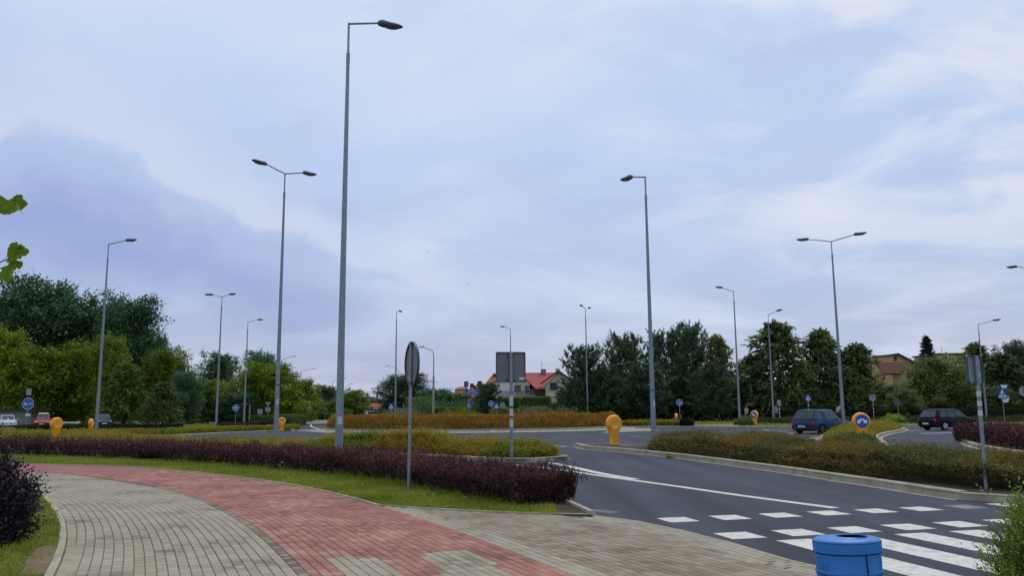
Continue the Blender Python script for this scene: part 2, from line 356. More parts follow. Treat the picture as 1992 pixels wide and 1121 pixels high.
# ------------------------------------------------------------------ object helpers
def link(o, parent=None):
    COL.objects.link(o)
    if parent is not None: o.parent = parent
    return o
def tag(o, label=None, cat=None, group=None, kind=None):
    if label: o['label'] = label
    if cat: o['category'] = cat
    if group: o['group'] = group
    if kind: o['kind'] = kind
    return o
def thing(name, label, cat, loc=(0, 0, 0), rz=0.0, group=None):
    o = bpy.data.objects.new(name, None); o.empty_display_size = .2; COL.objects.link(o)
    o.location = loc; o.rotation_euler = (0, 0, rz)
    return tag(o, label, cat, group)
class MB:
    def __init__(s): s.v = []; s.f = []; s.m = []; s.mats = []
    def mi(s, mat):
        if mat not in s.mats: s.mats.append(mat)
        return s.mats.index(mat)
    def add(s, vs, fs, mat, T=None):
        b = len(s.v); i = s.mi(mat)
        for q in vs:
            q = Vector(q)
            if T is not None: q = T @ q
            s.v.append(tuple(q))
        for q in fs: s.f.append(tuple(b+k for k in q)); s.m.append(i)
        return s
    def box(s, c, d, mat, T=None, tx=1.0, ty=1.0):
        x, y, z = (d[0]/2, d[1]/2, d[2]/2)
        vs = [(c[0]+a*x*(tx if k > 0 else 1), c[1]+b*y*(ty if k > 0 else 1), c[2]+k*z) for k in (-1, 1) for a, b in ((-1, -1), (1, -1), (1, 1), (-1, 1))]
        return s.add(vs, [(0, 3, 2, 1), (4, 5, 6, 7), (0, 1, 5, 4), (1, 2, 6, 5), (2, 3, 7, 6), (3, 0, 4, 7)], mat, T)
    def tube(s, pts, rad, n, mat, T=None, cap=True):
        pts = [Vector(p) for p in pts]
        if not hasattr(rad, '__len__'): rad = [rad]*len(pts)
        vs = []; fs = []
        for i, p in enumerate(pts):
            d = (pts[min(i+1, len(pts)-1)]-pts[max(i-1, 0)]).normalized()
            u = d.orthogonal().normalized() if i == 0 else (u-d*u.dot(d)).normalized()
            w = d.cross(u)
            for k in range(n):
                a = 2*math.pi*k/n
                vs.append(p+(u*math.cos(a)+w*math.sin(a))*rad[i])
        for i in range(len(pts)-1):
            for k in range(n):
                k2 = (k+1) % n
                fs.append((i*n+k, i*n+k2, (i+1)*n+k2, (i+1)*n+k))
        if cap:
            fs.append(tuple(range(n))[::-1]); fs.append(tuple((len(pts)-1)*n+k for k in range(n)))
        return s.add(vs, fs, mat, T)
    def prism(s, poly, h, mat, T=None):                    # polygon in local xy, extruded in +z by h
        n = len(poly)
        vs = [(p[0], p[1], 0) for p in poly]+[(p[0], p[1], h) for p in poly]
        fs = [tuple(range(n))[::-1], tuple(range(n, 2*n))]+[(i, (i+1) % n, n+(i+1) % n, n+i) for i in range(n)]
        return s.add(vs, fs, mat, T)
    def rings(s, rings, mat, T=None, closed=True, cap=True):
        n = len(rings[0]); vs = [q for r_ in rings for q in r_]; fs = []
        for i in range(len(rings)-1):
            for k in range(n if closed else n-1):
                k2 = (k+1) % n
                fs.append((i*n+k, i*n+k2, (i+1)*n+k2, (i+1)*n+k))
        if cap:
            fs.append(tuple(range(n))[::-1]); fs.append(tuple((len(rings)-1)*n+k for k in range(n)))
        return s.add(vs, fs, mat, T)
    def mesh(s, name):
        me = bpy.data.meshes.new(name); me.from_pydata(s.v, [], s.f)
        for m in s.mats: me.materials.append(MATS[m])
        me.polygons.foreach_set('material_index', s.m)
        return me
    def build(s, name, parent=None, smooth=0, fix=True):
        me = s.mesh(name)
        if fix:
            bm = bmesh.new(); bm.from_mesh(me); bmesh.ops.recalc_face_normals(bm, faces=bm.faces); bm.to_mesh(me); bm.free()
        if smooth:
            me.polygons.foreach_set('use_smooth', [True]*len(me.polygons)); me.set_sharp_from_angle(angle=R(smooth))
        return link(bpy.data.objects.new(name, me), parent)
def quads(name, V, mat, tint=None, parent=None, smooth=False, tris=False):
    """V: (N,4,3) array -> one mesh of N loose quads with a per-face tint"""
    n, k = V.shape[0], V.shape[1]
    me = bpy.data.meshes.new(name)
    me.vertices.add(n*k); me.vertices.foreach_set('co', V.astype(np.float32).ravel())
    me.loops.add(n*k); me.loops.foreach_set('vertex_index', np.arange(n*k, dtype=np.int32))
    me.polygons.add(n); me.polygons.foreach_set('loop_start', np.arange(0, n*k, k, dtype=np.int32))
    me.update(calc_edges=True)
    a = me.attributes.new('tint', 'FLOAT', 'FACE')
    a.data.foreach_set('value', (tint if tint is not None else RNG.random(n)).astype(np.float32))
    me.materials.append(MATS[mat])
    return me if parent == 'mesh' else link(bpy.data.objects.new(name, me), parent)
def area(poly):
    return sum(poly[i][0]*poly[(i+1) % len(poly)][1]-poly[(i+1) % len(poly)][0]*poly[i][1] for i in range(len(poly)))/2
def sheet(name, poly, z, mat, kind='structure', parent=None):
    if area(poly) < 0: poly = poly[::-1]
    tri = geometry.tessellate_polygon([[Vector((p[0], p[1], 0)) for p in poly]])
    me = bpy.data.meshes.new(name); me.from_pydata([(p[0], p[1], z) for p in poly], [], [tuple(t) for t in tri])
    bm = bmesh.new(); bm.from_mesh(me); bmesh.ops.recalc_face_normals(bm, faces=bm.faces)
    if sum(f.normal.z for f in bm.faces) < 0: bmesh.ops.reverse_faces(bm, faces=bm.faces)
    bm.to_mesh(me); bm.free()
    me.materials.append(MATS[mat]); o = link(bpy.data.objects.new(name, me), parent)
    if kind: o['kind'] = kind
    return o
def chaikin(p, it=2, closed=False):
    p = [tuple(q) for q in p]
    for _ in range(it):
        q = [] if closed else [p[0]]
        for i in range(len(p) if closed else len(p)-1):
            a, b = p[i], p[(i+1) % len(p)]
            q += [(.75*a[0]+.25*b[0], .75*a[1]+.25*b[1]), (.25*a[0]+.75*b[0], .25*a[1]+.75*b[1])]
        if not closed: q.append(p[-1])
        p = q
    return p
def resample(p, step):
    P = np.array(p, float); seg = np.hypot(*np.diff(P, axis=0).T); s = np.concatenate([[0], np.cumsum(seg)])
    n = max(2, int(round(s[-1]/step))+1); t = np.linspace(0, s[-1], n)
    return np.stack([np.interp(t, s, P[:, 0]), np.interp(t, s, P[:, 1])], 1)
def normals2(P):
    d = np.gradient(P, axis=0); d /= np.linalg.norm(d, axis=1)[:, None]
    return np.stack([d[:, 1], -d[:, 0]], 1)                # to the right of travel
def inside(poly, X, Y):
    poly = np.array(poly); c = np.zeros(X.shape, bool); j = len(poly)-1
    for i in range(len(poly)):
        xi, yi = poly[i]; xj, yj = poly[j]
        hit = ((yi > Y) != (yj > Y)) & (X < (xj-xi)*(Y-yi)/((yj-yi)+1e-12)+xi)
        c ^= hit; j = i
    return c
def dist_edge(poly, X, Y):
    poly = np.array(poly); best = np.full(X.shape, 1e9)
    for i in range(len(poly)):
        a = poly[i]; b = poly[(i+1) % len(poly)]; ab = b-a; L2 = (ab**2).sum()+1e-12
        t = np.clip(((X-a[0])*ab[0]+(Y-a[1])*ab[1])/L2, 0, 1)
        best = np.minimum(best, np.hypot(X-a[0]-t*ab[0], Y-a[1]-t*ab[1]))
    return best
def kerb(line, w, h, side, name='kerb', stones=0, mat='concrete', z0=0.0, gutter=0.0, step=1.0):
    """kerb along a polyline (the line is its road-side foot); side=+1 puts the stones to the right of travel.
    stones>0: each stone is an object of its own up to that many"""
    P = resample(line, step); Nn = normals2(P)*side
    root = None
    def ring(i, j, g=.006):
        a, b = P[i], P[j]; na, nb = Nn[i], Nn[j]; d = (b-a)/np.linalg.norm(b-a)*g
        vs = []
        for (q, nq, dd) in ((a, na, d), (b, nb, -d)):
            for (o, z) in ((0.0, z0-.03), (.012, h-.02), (.035, h), (w, h), (w, z0-.03)):
                vs.append((*(q+nq*o+dd), z))
        return vs
    fs = [(k, (k+1) % 5, 5+(k+1) % 5, 5+k) for k in range(5)]+[(4, 3, 2, 1, 0), (5, 6, 7, 8, 9)]
    base = MB()
    ga = gutter
    for i in range(len(P)-1):
        a, b = P[i], P[i+1]; na, nb = Nn[i], Nn[i+1]
        lo = z0+(.006 if ga else .001)
        base.add([(*(a-na*ga), lo), (*(b-nb*ga), lo), (*(b+nb*(w-.01)), lo), (*(a+na*(w-.01)), lo)], [(0, 1, 2, 3)], mat)
    if stones:
        root = base.build(name); root['kind'] = 'structure'
        for i in range(min(stones, len(P)-1)):
            MB().add(ring(i, i+1), fs, mat).build('kerb_stone', root)
        if len(P)-1 > stones:
            mb = MB()
            for i in range(stones, len(P)-1): mb.add(ring(i, i+1), fs, mat)
            tag(mb.build('kerb_stone', root), kind='stuff')
    else:
        for i in range(len(P)-1): base.add(ring(i, i+1), fs, mat)
        root = base.build(name); root['kind'] = 'structure'
    return root
# ------------------------------------------------------------------ foliage helpers
def unit(v): return v/(np.linalg.norm(v, axis=1)[:, None]+1e-9)
def kites(P, D, size, wr, rng, nup=.5, bend=.18):
    """leaves: P base points, D axis directions, size lengths; returns (N,4,3)"""
    n = len(P); D = unit(D)
    rn = unit(rng.normal(size=(n, 3)) + np.array([0, 0, nup*2]))
    Wd = unit(np.cross(D, rn)); Nn = np.cross(Wd, D)
    size = np.broadcast_to(np.asarray(size, float), (n,))[:, None]
    wr = np.broadcast_to(np.asarray(wr, float), (n,))[:, None]
    a = P; b = P+D*size*.45+Wd*size*wr*.5+Nn*size*bend*.3
    c = P+D*size-Nn*size*bend*.2; d = P+D*size*.45-Wd*size*wr*.5+Nn*size*bend*.3
    return np.stack([a, b, c, d], 1)
def shoots(B, D, length, k, leafL, wr, rng, spread=.6, droop=0.0, nup=.5, alt=False, t0=.05):
    """k leaves along each shoot; returns quads and tints (tint correlated per shoot)"""
    n = len(B); D = unit(D); length = np.broadcast_to(np.asarray(length, float), (n,))
    leafL = np.broadcast_to(np.asarray(leafL, float), (n,))
    t = (np.arange(k)[None, :]+rng.random((n, k)))/k*(1-t0)+t0
    P = B[:, None, :]+D[:, None, :]*(t*length[:, None])[..., None]
    P[..., 2] -= droop*length[:, None]*t**2
    Dl = np.repeat(D[:, None, :], k, 1).copy(); Dl[..., 2] -= 2*droop*t
    if alt:
        side = unit(np.cross(D, unit(rng.normal(size=(n, 3))*.5+np.array([0, 0, 1]))))
        sg = np.where((np.arange(k) % 2) == 0, 1.0, -1.0)[None, :, None]
        Dl = Dl+side[:, None, :]*sg*spread
        Dl += rng.normal(size=Dl.shape)*.12
    else:
        Dl += rng.normal(size=Dl.shape)*spread
    L_ = leafL[:, None]*(1-.45*t)*(.75+.5*rng.random((n, k)))
    Q = kites(P.reshape(-1, 3), Dl.reshape(-1, 3), L_.ravel(), wr, rng, nup)
    tint = np.clip(np.repeat(rng.random(n), k)*.65+rng.random(n*k)*.35+(t.ravel()-.5)*.12, 0, 1)
    return Q, tint
def twigs(B, D, length, w, rng):
    n = len(B); D = unit(D); W_ = unit(np.cross(D, unit(rng.normal(size=(n, 3)))))*w
    e = B+D*np.broadcast_to(np.asarray(length, float), (n,))[:, None]
    return np.stack([B-W_, B+W_, e+W_*.4, e-W_*.4], 1)
def vnoise(X, Y, s, seed=0):
    """cheap smooth value noise in 0..1"""
    r = np.random.default_rng(seed); T = r.random((64, 64))
    x = X/s; y = Y/s; xi = np.floor(x).astype(int); yi = np.floor(y).astype(int); fx = x-xi; fy = y-yi
    fx = fx*fx*(3-2*fx); fy = fy*fy*(3-2*fy)
    g = lambda a, b: T[a % 64, b % 64]
    return (g(xi, yi)*(1-fx)+g(xi+1, yi)*fx)*(1-fy)+(g(xi, yi+1)*(1-fx)+g(xi+1, yi+1)*fx)*fy
def pick(poly, n, rng, viewfall=True, maxn=None):
    """random points in a polygon, denser near the camera (as 1/d^2) when viewfall"""
    P = np.array(poly); lo = P.min(0); hi = P.max(0); X = []; tot = 0
    dmin = max(4.0, np.hypot(*P.T).min())
    while tot < n:
        q = lo+rng.random((n*3, 2))*(hi-lo)
        k = inside(poly, q[:, 0], q[:, 1])
        if viewfall:
            d = np.hypot(q[:, 0], q[:, 1]); k &= rng.random(len(q)) < (dmin/np.maximum(d, dmin))**1.7
        q = q[k]; X.append(q); tot += len(q)
        if len(X) > 60: break
    return np.concatenate(X)[:n]
def bed(name, poly, n, h, mat, leaf, k=6, rng=None, z0=.12, edge=.35, style='juniper', parent=None, hvar=.35, ns=1.3, lod=.0026, seed=3, viewfall=True, wr=.33, label=None, cat=None, kind='stuff', slen=None, keep=None):
    """low planting over a polygon: shoots whose height follows a lumpy surface"""
    rng = rng or RNG
    X = pick(poly, n, rng, viewfall)
    if keep is not None: X = X[keep(X)]
    x, y = X.T; n = len(x)
    de = dist_edge(poly, x, y); d = np.hypot(x, y)
    surf = h*(1-hvar+hvar*1.7*vnoise(x, y, ns, seed)+.25*hvar*vnoise(x, y, ns*.3, seed+1))*np.clip(.45+de/edge*.55, 0, 1)
    u = rng.random(n); lay = np.where(de < edge, u, 1-(u**2)*.45)
    z = z0+surf*np.clip(lay, .04, 1)-.02
    sz = leaf+lod*d
    outw = rng.normal(size=(n, 2)); 
    if style == 'juniper':
        D = np.concatenate([outw*.8, (.25+.5*rng.random((n, 1)))], 1); dr = .12; sl = sz*3.2; alt = True; spread = .85; nup = 1.0
    elif style == 'upright':
        D = np.concatenate([outw*.35, np.ones((n, 1))], 1); dr = .05; sl = sz*4; alt = False; spread = .75; nup = .3
    elif style == 'clipped':
        D = np.concatenate([outw*.9, (.5+rng.random((n, 1)))], 1); dr = 0; sl = sz*1.6; alt = False; spread = .9; nup = .6
    elif style == 'lily':
        D = np.concatenate([outw*.8, (.7+rng.random((n, 1)))], 1); dr = .35; sl = sz*1.2; alt = False; spread = .35; nup = .6
    B = np.stack([x, y, z], 1)-unit(D)*(sl*.55)[:, None]
    if slen: sl = sl*slen
    Q, t = shoots(B, D, sl*(.7+.6*rng.random(n)), k, sz, wr, rng, spread, dr, nup, alt)
    # long stray shoots standing above the surface
    if style in ('juniper', 'upright'):
        m = rng.random(n) < .035
        B2 = B[m].copy(); D2 = D[m].copy(); D2[:, 2] = .9; l2 = sl[m]*(1.1+.7*rng.random(m.sum()))
        Q2, t2 = shoots(B2, D2, l2, k+7, sz[m]*.8, wr, rng, spread*.8, .02, nup, alt)
        Q = np.concatenate([Q, Q2]); t = np.concatenate([t, t2])
    Q[..., 2] = np.maximum(Q[..., 2], z0-.02)
    o = quads(name, Q, mat, t, parent)
    return tag(o, label, cat, None, kind)
def hedge(name, line, w, h, mat, n, leaf, label, cat='hedge', z0=.12, z1=.05, k=6, style='clipped', rng=None, hvar=.08, lod=.0022, twmat='twig', group=None, ends=True, wr=.5, stems=True, seed=5, fluff=1.0, viewfall=True, flare=0.0):
    """a hedge along a line; leaves on its skin plus stems inside.  z0 = where leaves begin above ground z1"""
    rng = rng or RNG
    P = resample(line, .3); s = np.arange(len(P)); Nn = normals2(P); Ln = (len(P)-1)*.3
    d = np.hypot(P[:, 0], P[:, 1]); pr = (1/np.maximum(d, 5))**(1.7 if viewfall else 0); pr /= pr.sum()
    i = rng.choice(len(P)-1, n, p=(pr[:-1]/pr[:-1].sum())); f = rng.random(n)
    c = P[i]*(1-f)[:, None]+P[i+1]*f[:, None]; nn = Nn[i]
    T = np.stack([-nn[:, 1], nn[:, 0]], 1)
    sl_ = (i+f)*.3
    # perimeter: left side, top, right side (with depth jitter)
    hh = h*(1-hvar+2*hvar*vnoise(sl_, sl_*0+3, .9, seed))
    per = rng.random(n)*(2*h+w); a = np.zeros(n); z = np.zeros(n)
    m1 = per < h; m2 = (per >= h) & (per < h+w); m3 = per >= h+w
    zz = rng.random(n)
    wl = w/2*(1+flare*zz)
    a[m1] = -wl[m1]; z[m1] = zz[m1]*hh[m1]; a[m3] = wl[m3]; z[m3] = zz[m3]*hh[m3]
    a[m2] = (rng.random(m2.sum())-.5)*w*(1+flare); z[m2] = hh[m2]
    dep = rng.random(n)**1.6*.3*w; side = np.sign(a)
    a = np.where(m2, a, a-side*dep); z = np.where(m2, z-dep*.8, z)
    bump = (vnoise(sl_*1.0, z*2.5+a*2+9, .42, seed+2)-.5)*.22*fluff*min(w, 1)
    a = a+np.where(m2, 0, side*bump); z = z+np.where(m2, bump, 0)
    z = z0+z*(h-z0)/h if z0 < h else z
    dd = np.hypot(*c.T); sz = leaf+lod*dd
    pos = np.stack([c[:, 0]+nn[:, 0]*a, c[:, 1]+nn[:, 1]*a, z+z1], 1)
    # taper the two ends
    od = np.stack([nn[:, 0]*side*np.where(m2, .1, 1), nn[:, 1]*side*np.where(m2, .1, 1), np.where(m2, 1.0, .45)], 1)
    if ends:
        for endi, sg in ((0, -1), (len(P)-1, 1)):
            nl = int(n*w/Ln*1.1)+40; p = P[endi]; q = Nn[endi]; t2 = np.array([-q[1], q[0]])
            tv = (P[min(endi+1, len(P)-1)]-P[max(endi-1, 0)]); tv = tv/np.linalg.norm(tv)*sg
            aa = (rng.random(nl)-.5)*w; z2 = z0+rng.random(nl)*(h-z0)
            ex = np.stack([p[0]+q[0]*aa+tv[0]*(rng.random(nl)*.1), p[1]+q[1]*aa+tv[1]*(rng.random(nl)*.1), z2+z1], 1)
            pos = np.concatenate([pos, ex]); od = np.concatenate([od, np.tile([tv[0], tv[1], .4], (nl, 1))]); sz = np.concatenate([sz, np.full(nl, leaf+lod*np.hypot(*p))])
    n2 = len(pos)
    if style == 'clipped':
        D = od+rng.normal(size=(n2, 3))*.6; sl = sz*1.5; spread = .9
    elif style == 'barberry':
        D = od*.55+rng.normal(size=(n2, 3))*.4+np.array([0, 0, .75]); sl = sz*4.5; spread = .8
    B = pos-unit(D)*(sl*.6)[:, None]
    Q, t = shoots(B, D, sl*(.7+.6*rng.random(n2)), k, sz, wr, rng, spread, 0, .5)
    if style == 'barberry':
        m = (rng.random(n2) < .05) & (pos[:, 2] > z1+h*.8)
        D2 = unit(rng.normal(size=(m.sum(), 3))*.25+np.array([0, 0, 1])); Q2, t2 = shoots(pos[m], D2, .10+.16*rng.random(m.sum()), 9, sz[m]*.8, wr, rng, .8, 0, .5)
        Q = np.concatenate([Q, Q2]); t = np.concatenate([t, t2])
        tint_h = (Q[:, 0, 2]-z1)/h; t = np.clip(t*.75+(tint_h-.55)*.45, 0, 1)  # lit top and shaded foot of the hedge put into the leaf tint
    mid = P[len(P)//2]; root = thing(name, label, cat, (float(mid[0]), float(mid[1]), z1), 0, group)
    Q = Q-np.array([mid[0], mid[1], z1])
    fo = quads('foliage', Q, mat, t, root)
    if stems:
        ns = int(min(Ln*26, 1500)); i = rng.integers(0, len(P)-1, ns); c = P[i]+Nn[i]*((rng.random(ns)-.5)*w*.5)[:, None]
        B = np.concatenate([c-mid, np.full((ns, 1), 0.0)], 1); D = rng.normal(size=(ns, 3))*.22+np.array([0, 0, 1])
        tw = twigs(B, D, h*(.6+.25*rng.random(ns)), .003+.0003*np.hypot(*mid), rng)
        quads('stem', tw, twmat, None, root)['kind'] = 'stuff'
    return root
# ------------------------------------------------------------------ trees
TREE = {}
def tree_mesh(key, kind, h, r, base, mat, seed, nb=70, sub=5, lv=34, leaf=.24, wr=.55):
    rng = np.random.default_rng(seed)
    # trunk
    mb = MB(); lean = rng.normal(size=2)*.02*h
    tp = []; tr = []
    for i in range(7):
        t = i/6; tp.append((lean[0]*t**2+math.sin(t*5+seed)*.05*r*.3, lean[1]*t**2+math.cos(t*4)*.03*r*.3, h*.94*t)); tr.append(max(.02, (.012*h+.05)*(1-t)**.8+(.06 if i == 0 else 0)))
    mb.tube(tp, tr, 8, 'bark')
    tpa = np.array(tp)
    def trunk_at(z):
        return np.stack([np.interp(z, tpa[:, 2], tpa[:, 0]), np.interp(z, tpa[:, 2], tpa[:, 1]), z], 1)
    u = (np.arange(nb)+rng.random(nb))/nb
    if kind == 'broad':
        t = u**.85; prof = np.sqrt(np.clip(1-((t-.42)/.62)**2, .03, 1)); el = R(5)+t*R(62); droop = .10
    elif kind == 'linden':
        t = u**1.05; prof = np.clip((1-t)**.70*(.80+.20*np.minimum(1, t*6))*1.02, .05, 1); el = R(24)+t*R(46); droop = .38
    elif kind == 'pine':
        t = u**.9; prof = np.clip(np.sqrt(np.clip(1-((t-.30)/.74)**2, .02, 1)), .10, 1); el = R(4)+t*R(55); droop = -.16
    elif kind == 'spruce':
        t = u; prof = np.clip((1-t)**.9, .04, 1); el = R(-4)+t*R(30); droop = .05
    lump = .68+.55*rng.random(nb)**1.4
    az = np.arange(nb)*2.39996+rng.normal(size=nb)*.4
    z0 = base+(h*.97-base)*t*(.94 if kind != 'spruce' else .99)
    # upward growth lifts the tips: start lower so the tips land inside the outline
    ln = r*prof*lump
    z0 = np.maximum(base*.8, z0-ln*np.sin(el)*(.75 if kind in ('broad', 'pine') else .25))
    S = trunk_at(z0); D = np.stack([np.cos(az)*np.cos(el), np.sin(az)*np.cos(el), np.sin(el)], 1)
    ln = ln/np.maximum(np.cos(el), .45)
    def along(S, D, ln, tt):
        p = S+D*(ln*tt)[:, None]; p[:, 2] -= droop*ln*tt**2*.8; return p
    order = np.argsort(-ln)[:16]
    for k in order:
        a = [tuple(along(S[k:k+1], D[k:k+1], ln[k:k+1], np.array([q]))[0]) for q in (0, .3, .55, .8)]
        w = .006*h*(ln[k]/max(ln)); mb.tube(a, [w, w*.7, w*.4, w*.15], 5, 'bark')
    # sub-branches
    nsb = nb*sub; idx = np.repeat(np.arange(nb), sub); tt = .15+.85*rng.random(nsb)**.75
    B = along(S[idx], D[idx], ln[idx], tt)
    nz = {'broad': .35, 'linden': -.05, 'pine': .55, 'spruce': .0}[kind]
    D2 = unit(D[idx]*.8+rng.normal(size=(nsb, 3))*.75+np.array([0, 0, nz]))
    l2 = (.20+.14*rng.random(nsb))*r*(1.15-.5*tt)*(.8 if kind == 'spruce' else 1)
    if kind == 'pine':
        Q, tn = shoots(B, D2, l2*1.3, lv, leaf*(.9+.3*rng.random(nsb)), wr, rng, .95, -.1, .3)
    elif kind == 'linden':
        Q, tn = shoots(B, D2, l2*1.5, lv, leaf, wr, rng, .5, .30, .9)
    elif kind == 'spruce':
        Q, tn = shoots(B, D2, l2*1.2, lv, leaf, wr, rng, .6, .15, .6)
    else:
        # leaf clumps around sub-branch tips
        C = B+D2*l2[:, None]*.5
        off = rng.normal(size=(nsb, lv, 3))*np.array([.5, .5, .34])*(l2*1.0)[:, None, None]
        P = (C[:, None, :]+off).reshape(-1, 3)
        Dl = (D2[:, None, :]*.4+rng.normal(size=(nsb, lv, 3))*.8+np.array([0, 0, -.15])).reshape(-1, 3)
        Q = kites(P, Dl, leaf*(.7+.6*rng.random(len(P))), wr, rng, 1.1)
        tn = np.clip(np.repeat(rng.random(nsb), lv)*.5+rng.random(len(P))*.5, 0, 1)
        m = rng.random(nsb) < .3; Q2, t2 = shoots(C[m], D2[m]+np.array([0, 0, .25]), l2[m]*1.5, 12, leaf*.9, wr, rng, .7)
        Q = np.concatenate([Q, Q2]); tn = np.concatenate([tn, t2])
    # outermost leader
    cr = quads('crown', Q, mat, tn, 'mesh')
    tm = mb.mesh('trunk'); tm.polygons.foreach_set('use_smooth', [True]*len(tm.polygons))
    zs = np.sort(Q[..., 2].ravel()); xs = np.sort(np.abs(Q[..., 0].ravel()))
    TREE[key] = (tm, cr, float(zs[int(len(zs)*.9985)]), float(xs[int(len(xs)*.985)]))
def tree(key, px, depth, topy, hw, label, name='tree', cat='tree', group='trees around the roundabout', mat=None, rz=None):
    """place a tree: picture column of its trunk, distance, picture row of its top, half width of the crown in picture pixels"""
    tm, cr, H0, R0 = TREE[key]
    x, y = at(px, depth); H = zat(px, topy, depth); r = hw/FPX*depth
    o = thing(name, label, cat, (x, y, 0), RNG.random()*6.28 if rz is None else rz, group)
    for nm, me in (('trunk', tm), ('crown', cr)):
        c = bpy.data.objects.new(nm, me); link(c, o)
        if nm == 'crown' and mat: 
            c.material_slots[0].link = 'OBJECT'; c.material_slots[0].material = MATS[mat]
        c.scale = (r/R0, r/R0, H/H0) if nm == 'crown' else (min(1.6, r/R0), min(1.6, r/R0), H/H0)
    return o
# ================================================================== GROUND
def GP(l, z=0.0): return [G(a, b, z) for a, b in l]
me = bpy.data.meshes.new('ground')
bmg = bmesh.new(); bmesh.ops.create_circle(bmg, cap_ends=True, segments=64, radius=4000); bmg.to_mesh(me); bmg.free()
me.materials.append(MATS['meadow']); tag(link(bpy.data.objects.new('ground', me)), kind='structure').location = (0, 0, -.02)
NWROAD = [(-24, 62), (-60, 70), (-90, 240), (-230, 900), (-150, 900), (-40, 300), (-8, 110), (20, 80)]
sheet('road', [(-120, 20), (-14, 5), (4.3, -2), (16, -4), (70, -4), (110, 60), (110, 72), (20, 90), (-8, 110), (-40, 300), (-150, 900), (-230, 900), (-90, 240), (-62, 90), (-120, 90)], 0.0, 'asphalt')

# ---- pavement -----------------------------------------------------
ref_px = [(80, 918), (150, 925), (250, 940), (340, 955), (430, 990), (500, 1035), (545, 1080), (580, 1121)]
ref = [G(a, b, .03) for a, b in ref_px]
ref = [(-30.0, 27.6), (-19.5, 25.6)]+ref[:]
dx, dy = ref[-1][0]-ref[-3][0], ref[-1][1]-ref[-3][1]; l_ = math.hypot(dx, dy)
ref += [(ref[-1][0]+dx/l_*k, ref[-1][1]+dy/l_*k) for k in (1.5, 3.5, 6.5)]
# smooth the traced line with a parametric fit so rows run fair
RP = resample(chaikin(ref, 2), .205)
for _ in range(90):
    RP[1:-1] = RP[1:-1]*.5+(RP[:-2]+RP[2:])*.25
RP = resample([tuple(q) for q in RP], .205)
RN = normals2(RP)                                            # right of travel; travel comes towards the camera -> right is the grey side
RN = -RN                                                     # now positive offset = red side
def offset_line(o): return [tuple(p+n*o) for p, n in zip(RP, RN)]
inner = [G(a, b, .03) for a, b in [(20, 929), (60, 942), (80, 955), (104, 980), (124, 1008), (131, 1040), (124, 1080), (105, 1121)]]
inner = chaikin([(-30, 24.2), (-18, 22.9)]+inner+[(-3.9, 6.9), (-2.9, 4.6), (-1.5, 1)], 3)
red_w = 2.52
lawn_c = [G(740, 985, .03), G(860, 992, .03), G(1000, 999, .03), G(1160, 1003, .03)]
edge_road = [lawn_c[-1], G(1240, 1013, .03), G(1330, 1031, .03), G(1430, 1056, .03), G(1545, 1090, .03), (3.55, 8.0), (3.95, 5.5), (4.3, 2.0), (4.4, -1)]
oo = offset_line(red_w); og = inner
k0 = min(range(len(oo)), key=lambda i: math.dist(oo[i], lawn_c[0]))
k1 = min(range(len(og)), key=lambda i: abs(og[i][1]-8.6) if og[i][0] > -8 else 99)
pav = oo[:k0]+lawn_c+edge_road[1:]+[(-.8, -1)]+[tuple(q) for q in og[::-1]]
sheet('pavement_bed', pav, .020, 'joint_sand')
pavement = sheet('pavement', [(p[0], p[1]) for p in oo[:k0]+lawn_c+edge_road[1:]+[(-.8, -1)]+og[::-1]], .004, 'path_far')
# patches of grey bricks in the red band (cycle crossing marks)
def extend(q, k): 
    a, b, c, d = q; f = lambda u, v: (v[0]+(v[0]-u[0])*k, v[1]+(v[1]-u[1])*k)
    return [a, b, f(b, c), f(a, d)]
PATCH = [extend([G(640, 1087, .03), G(740, 1083, .03), G(790, 1121, .03), G(672, 1121, .03)], 1.2),
         extend([G(815, 1076, .03), G(900, 1070, .03), G(1010, 1121, .03), G(860, 1121, .03)], 1.2)]
mask_poly = oo[:k0]+lawn_c+edge_road[1:]+[(-.8, -1)]+[tuple(q) for q in og[::-1]]
bw, bl, gap = .1075, .205, .0068
rows = []
for j in range(-42, 62):
    o0 = j*bw
    if j == 0: continue
    rows.append((o0, 1.0))
bricks = []                                                  # (cx, cy, ang, len, wid, mat, tint)
cum = np.concatenate([[0], np.cumsum(np.hypot(*np.diff(RP, axis=0).T))])
for (o0, _) in rows:
    om = o0+bw/2
    Lc = RP+RN*om
    sc = np.concatenate([[0], np.cumsum(np.hypot(*np.diff(Lc, axis=0).T))])
    off = (int(round(o0/bw)) % 2)*bl/2+RNG.random()*.02
    s = np.arange(off, sc[-1]-bl, bl)+bl/2
    x = np.interp(s, sc, Lc[:, 0]); y = np.interp(s, sc, Lc[:, 1])
    x2 = np.interp(s+.05, sc, Lc[:, 0]); y2 = np.interp(s+.05, sc, Lc[:, 1])
    ang = np.arctan2(y2-y, x2-x)
    d = np.hypot(x, y)
    ok = (d < 25.5) & (y > 5.5) & inside(mask_poly, x, y) & (x > -14)
    ok &= (dist_edge(mask_poly, x, y) > .055)
    er = dist_edge([*edge_road, *edge_road[::-1]], x, y)
    ok &= er > .50
    ok &= dist_edge([*og, *og[::-1]], x, y) > .062
    for X_, Y_, A_ in zip(x[ok], y[ok], ang[ok]):
        if om < 0: mt = 'paver_grey'
        elif om < red_w:
            mt = 'paver_red'
            for pq in PATCH:
                if inside(pq, np.array([X_]), np.array([Y_]))[0]: mt = 'paver_grey'
            pass
        else: mt = 'paver_brown' if om > red_w+.25 else 'paver_grey'
        if om > 2.3 and om < red_w+.05 and X_ < -3.2: mt = 'paver_red'
        bricks.append((X_, Y_, A_, bl-gap*.6, bw-gap, mt))
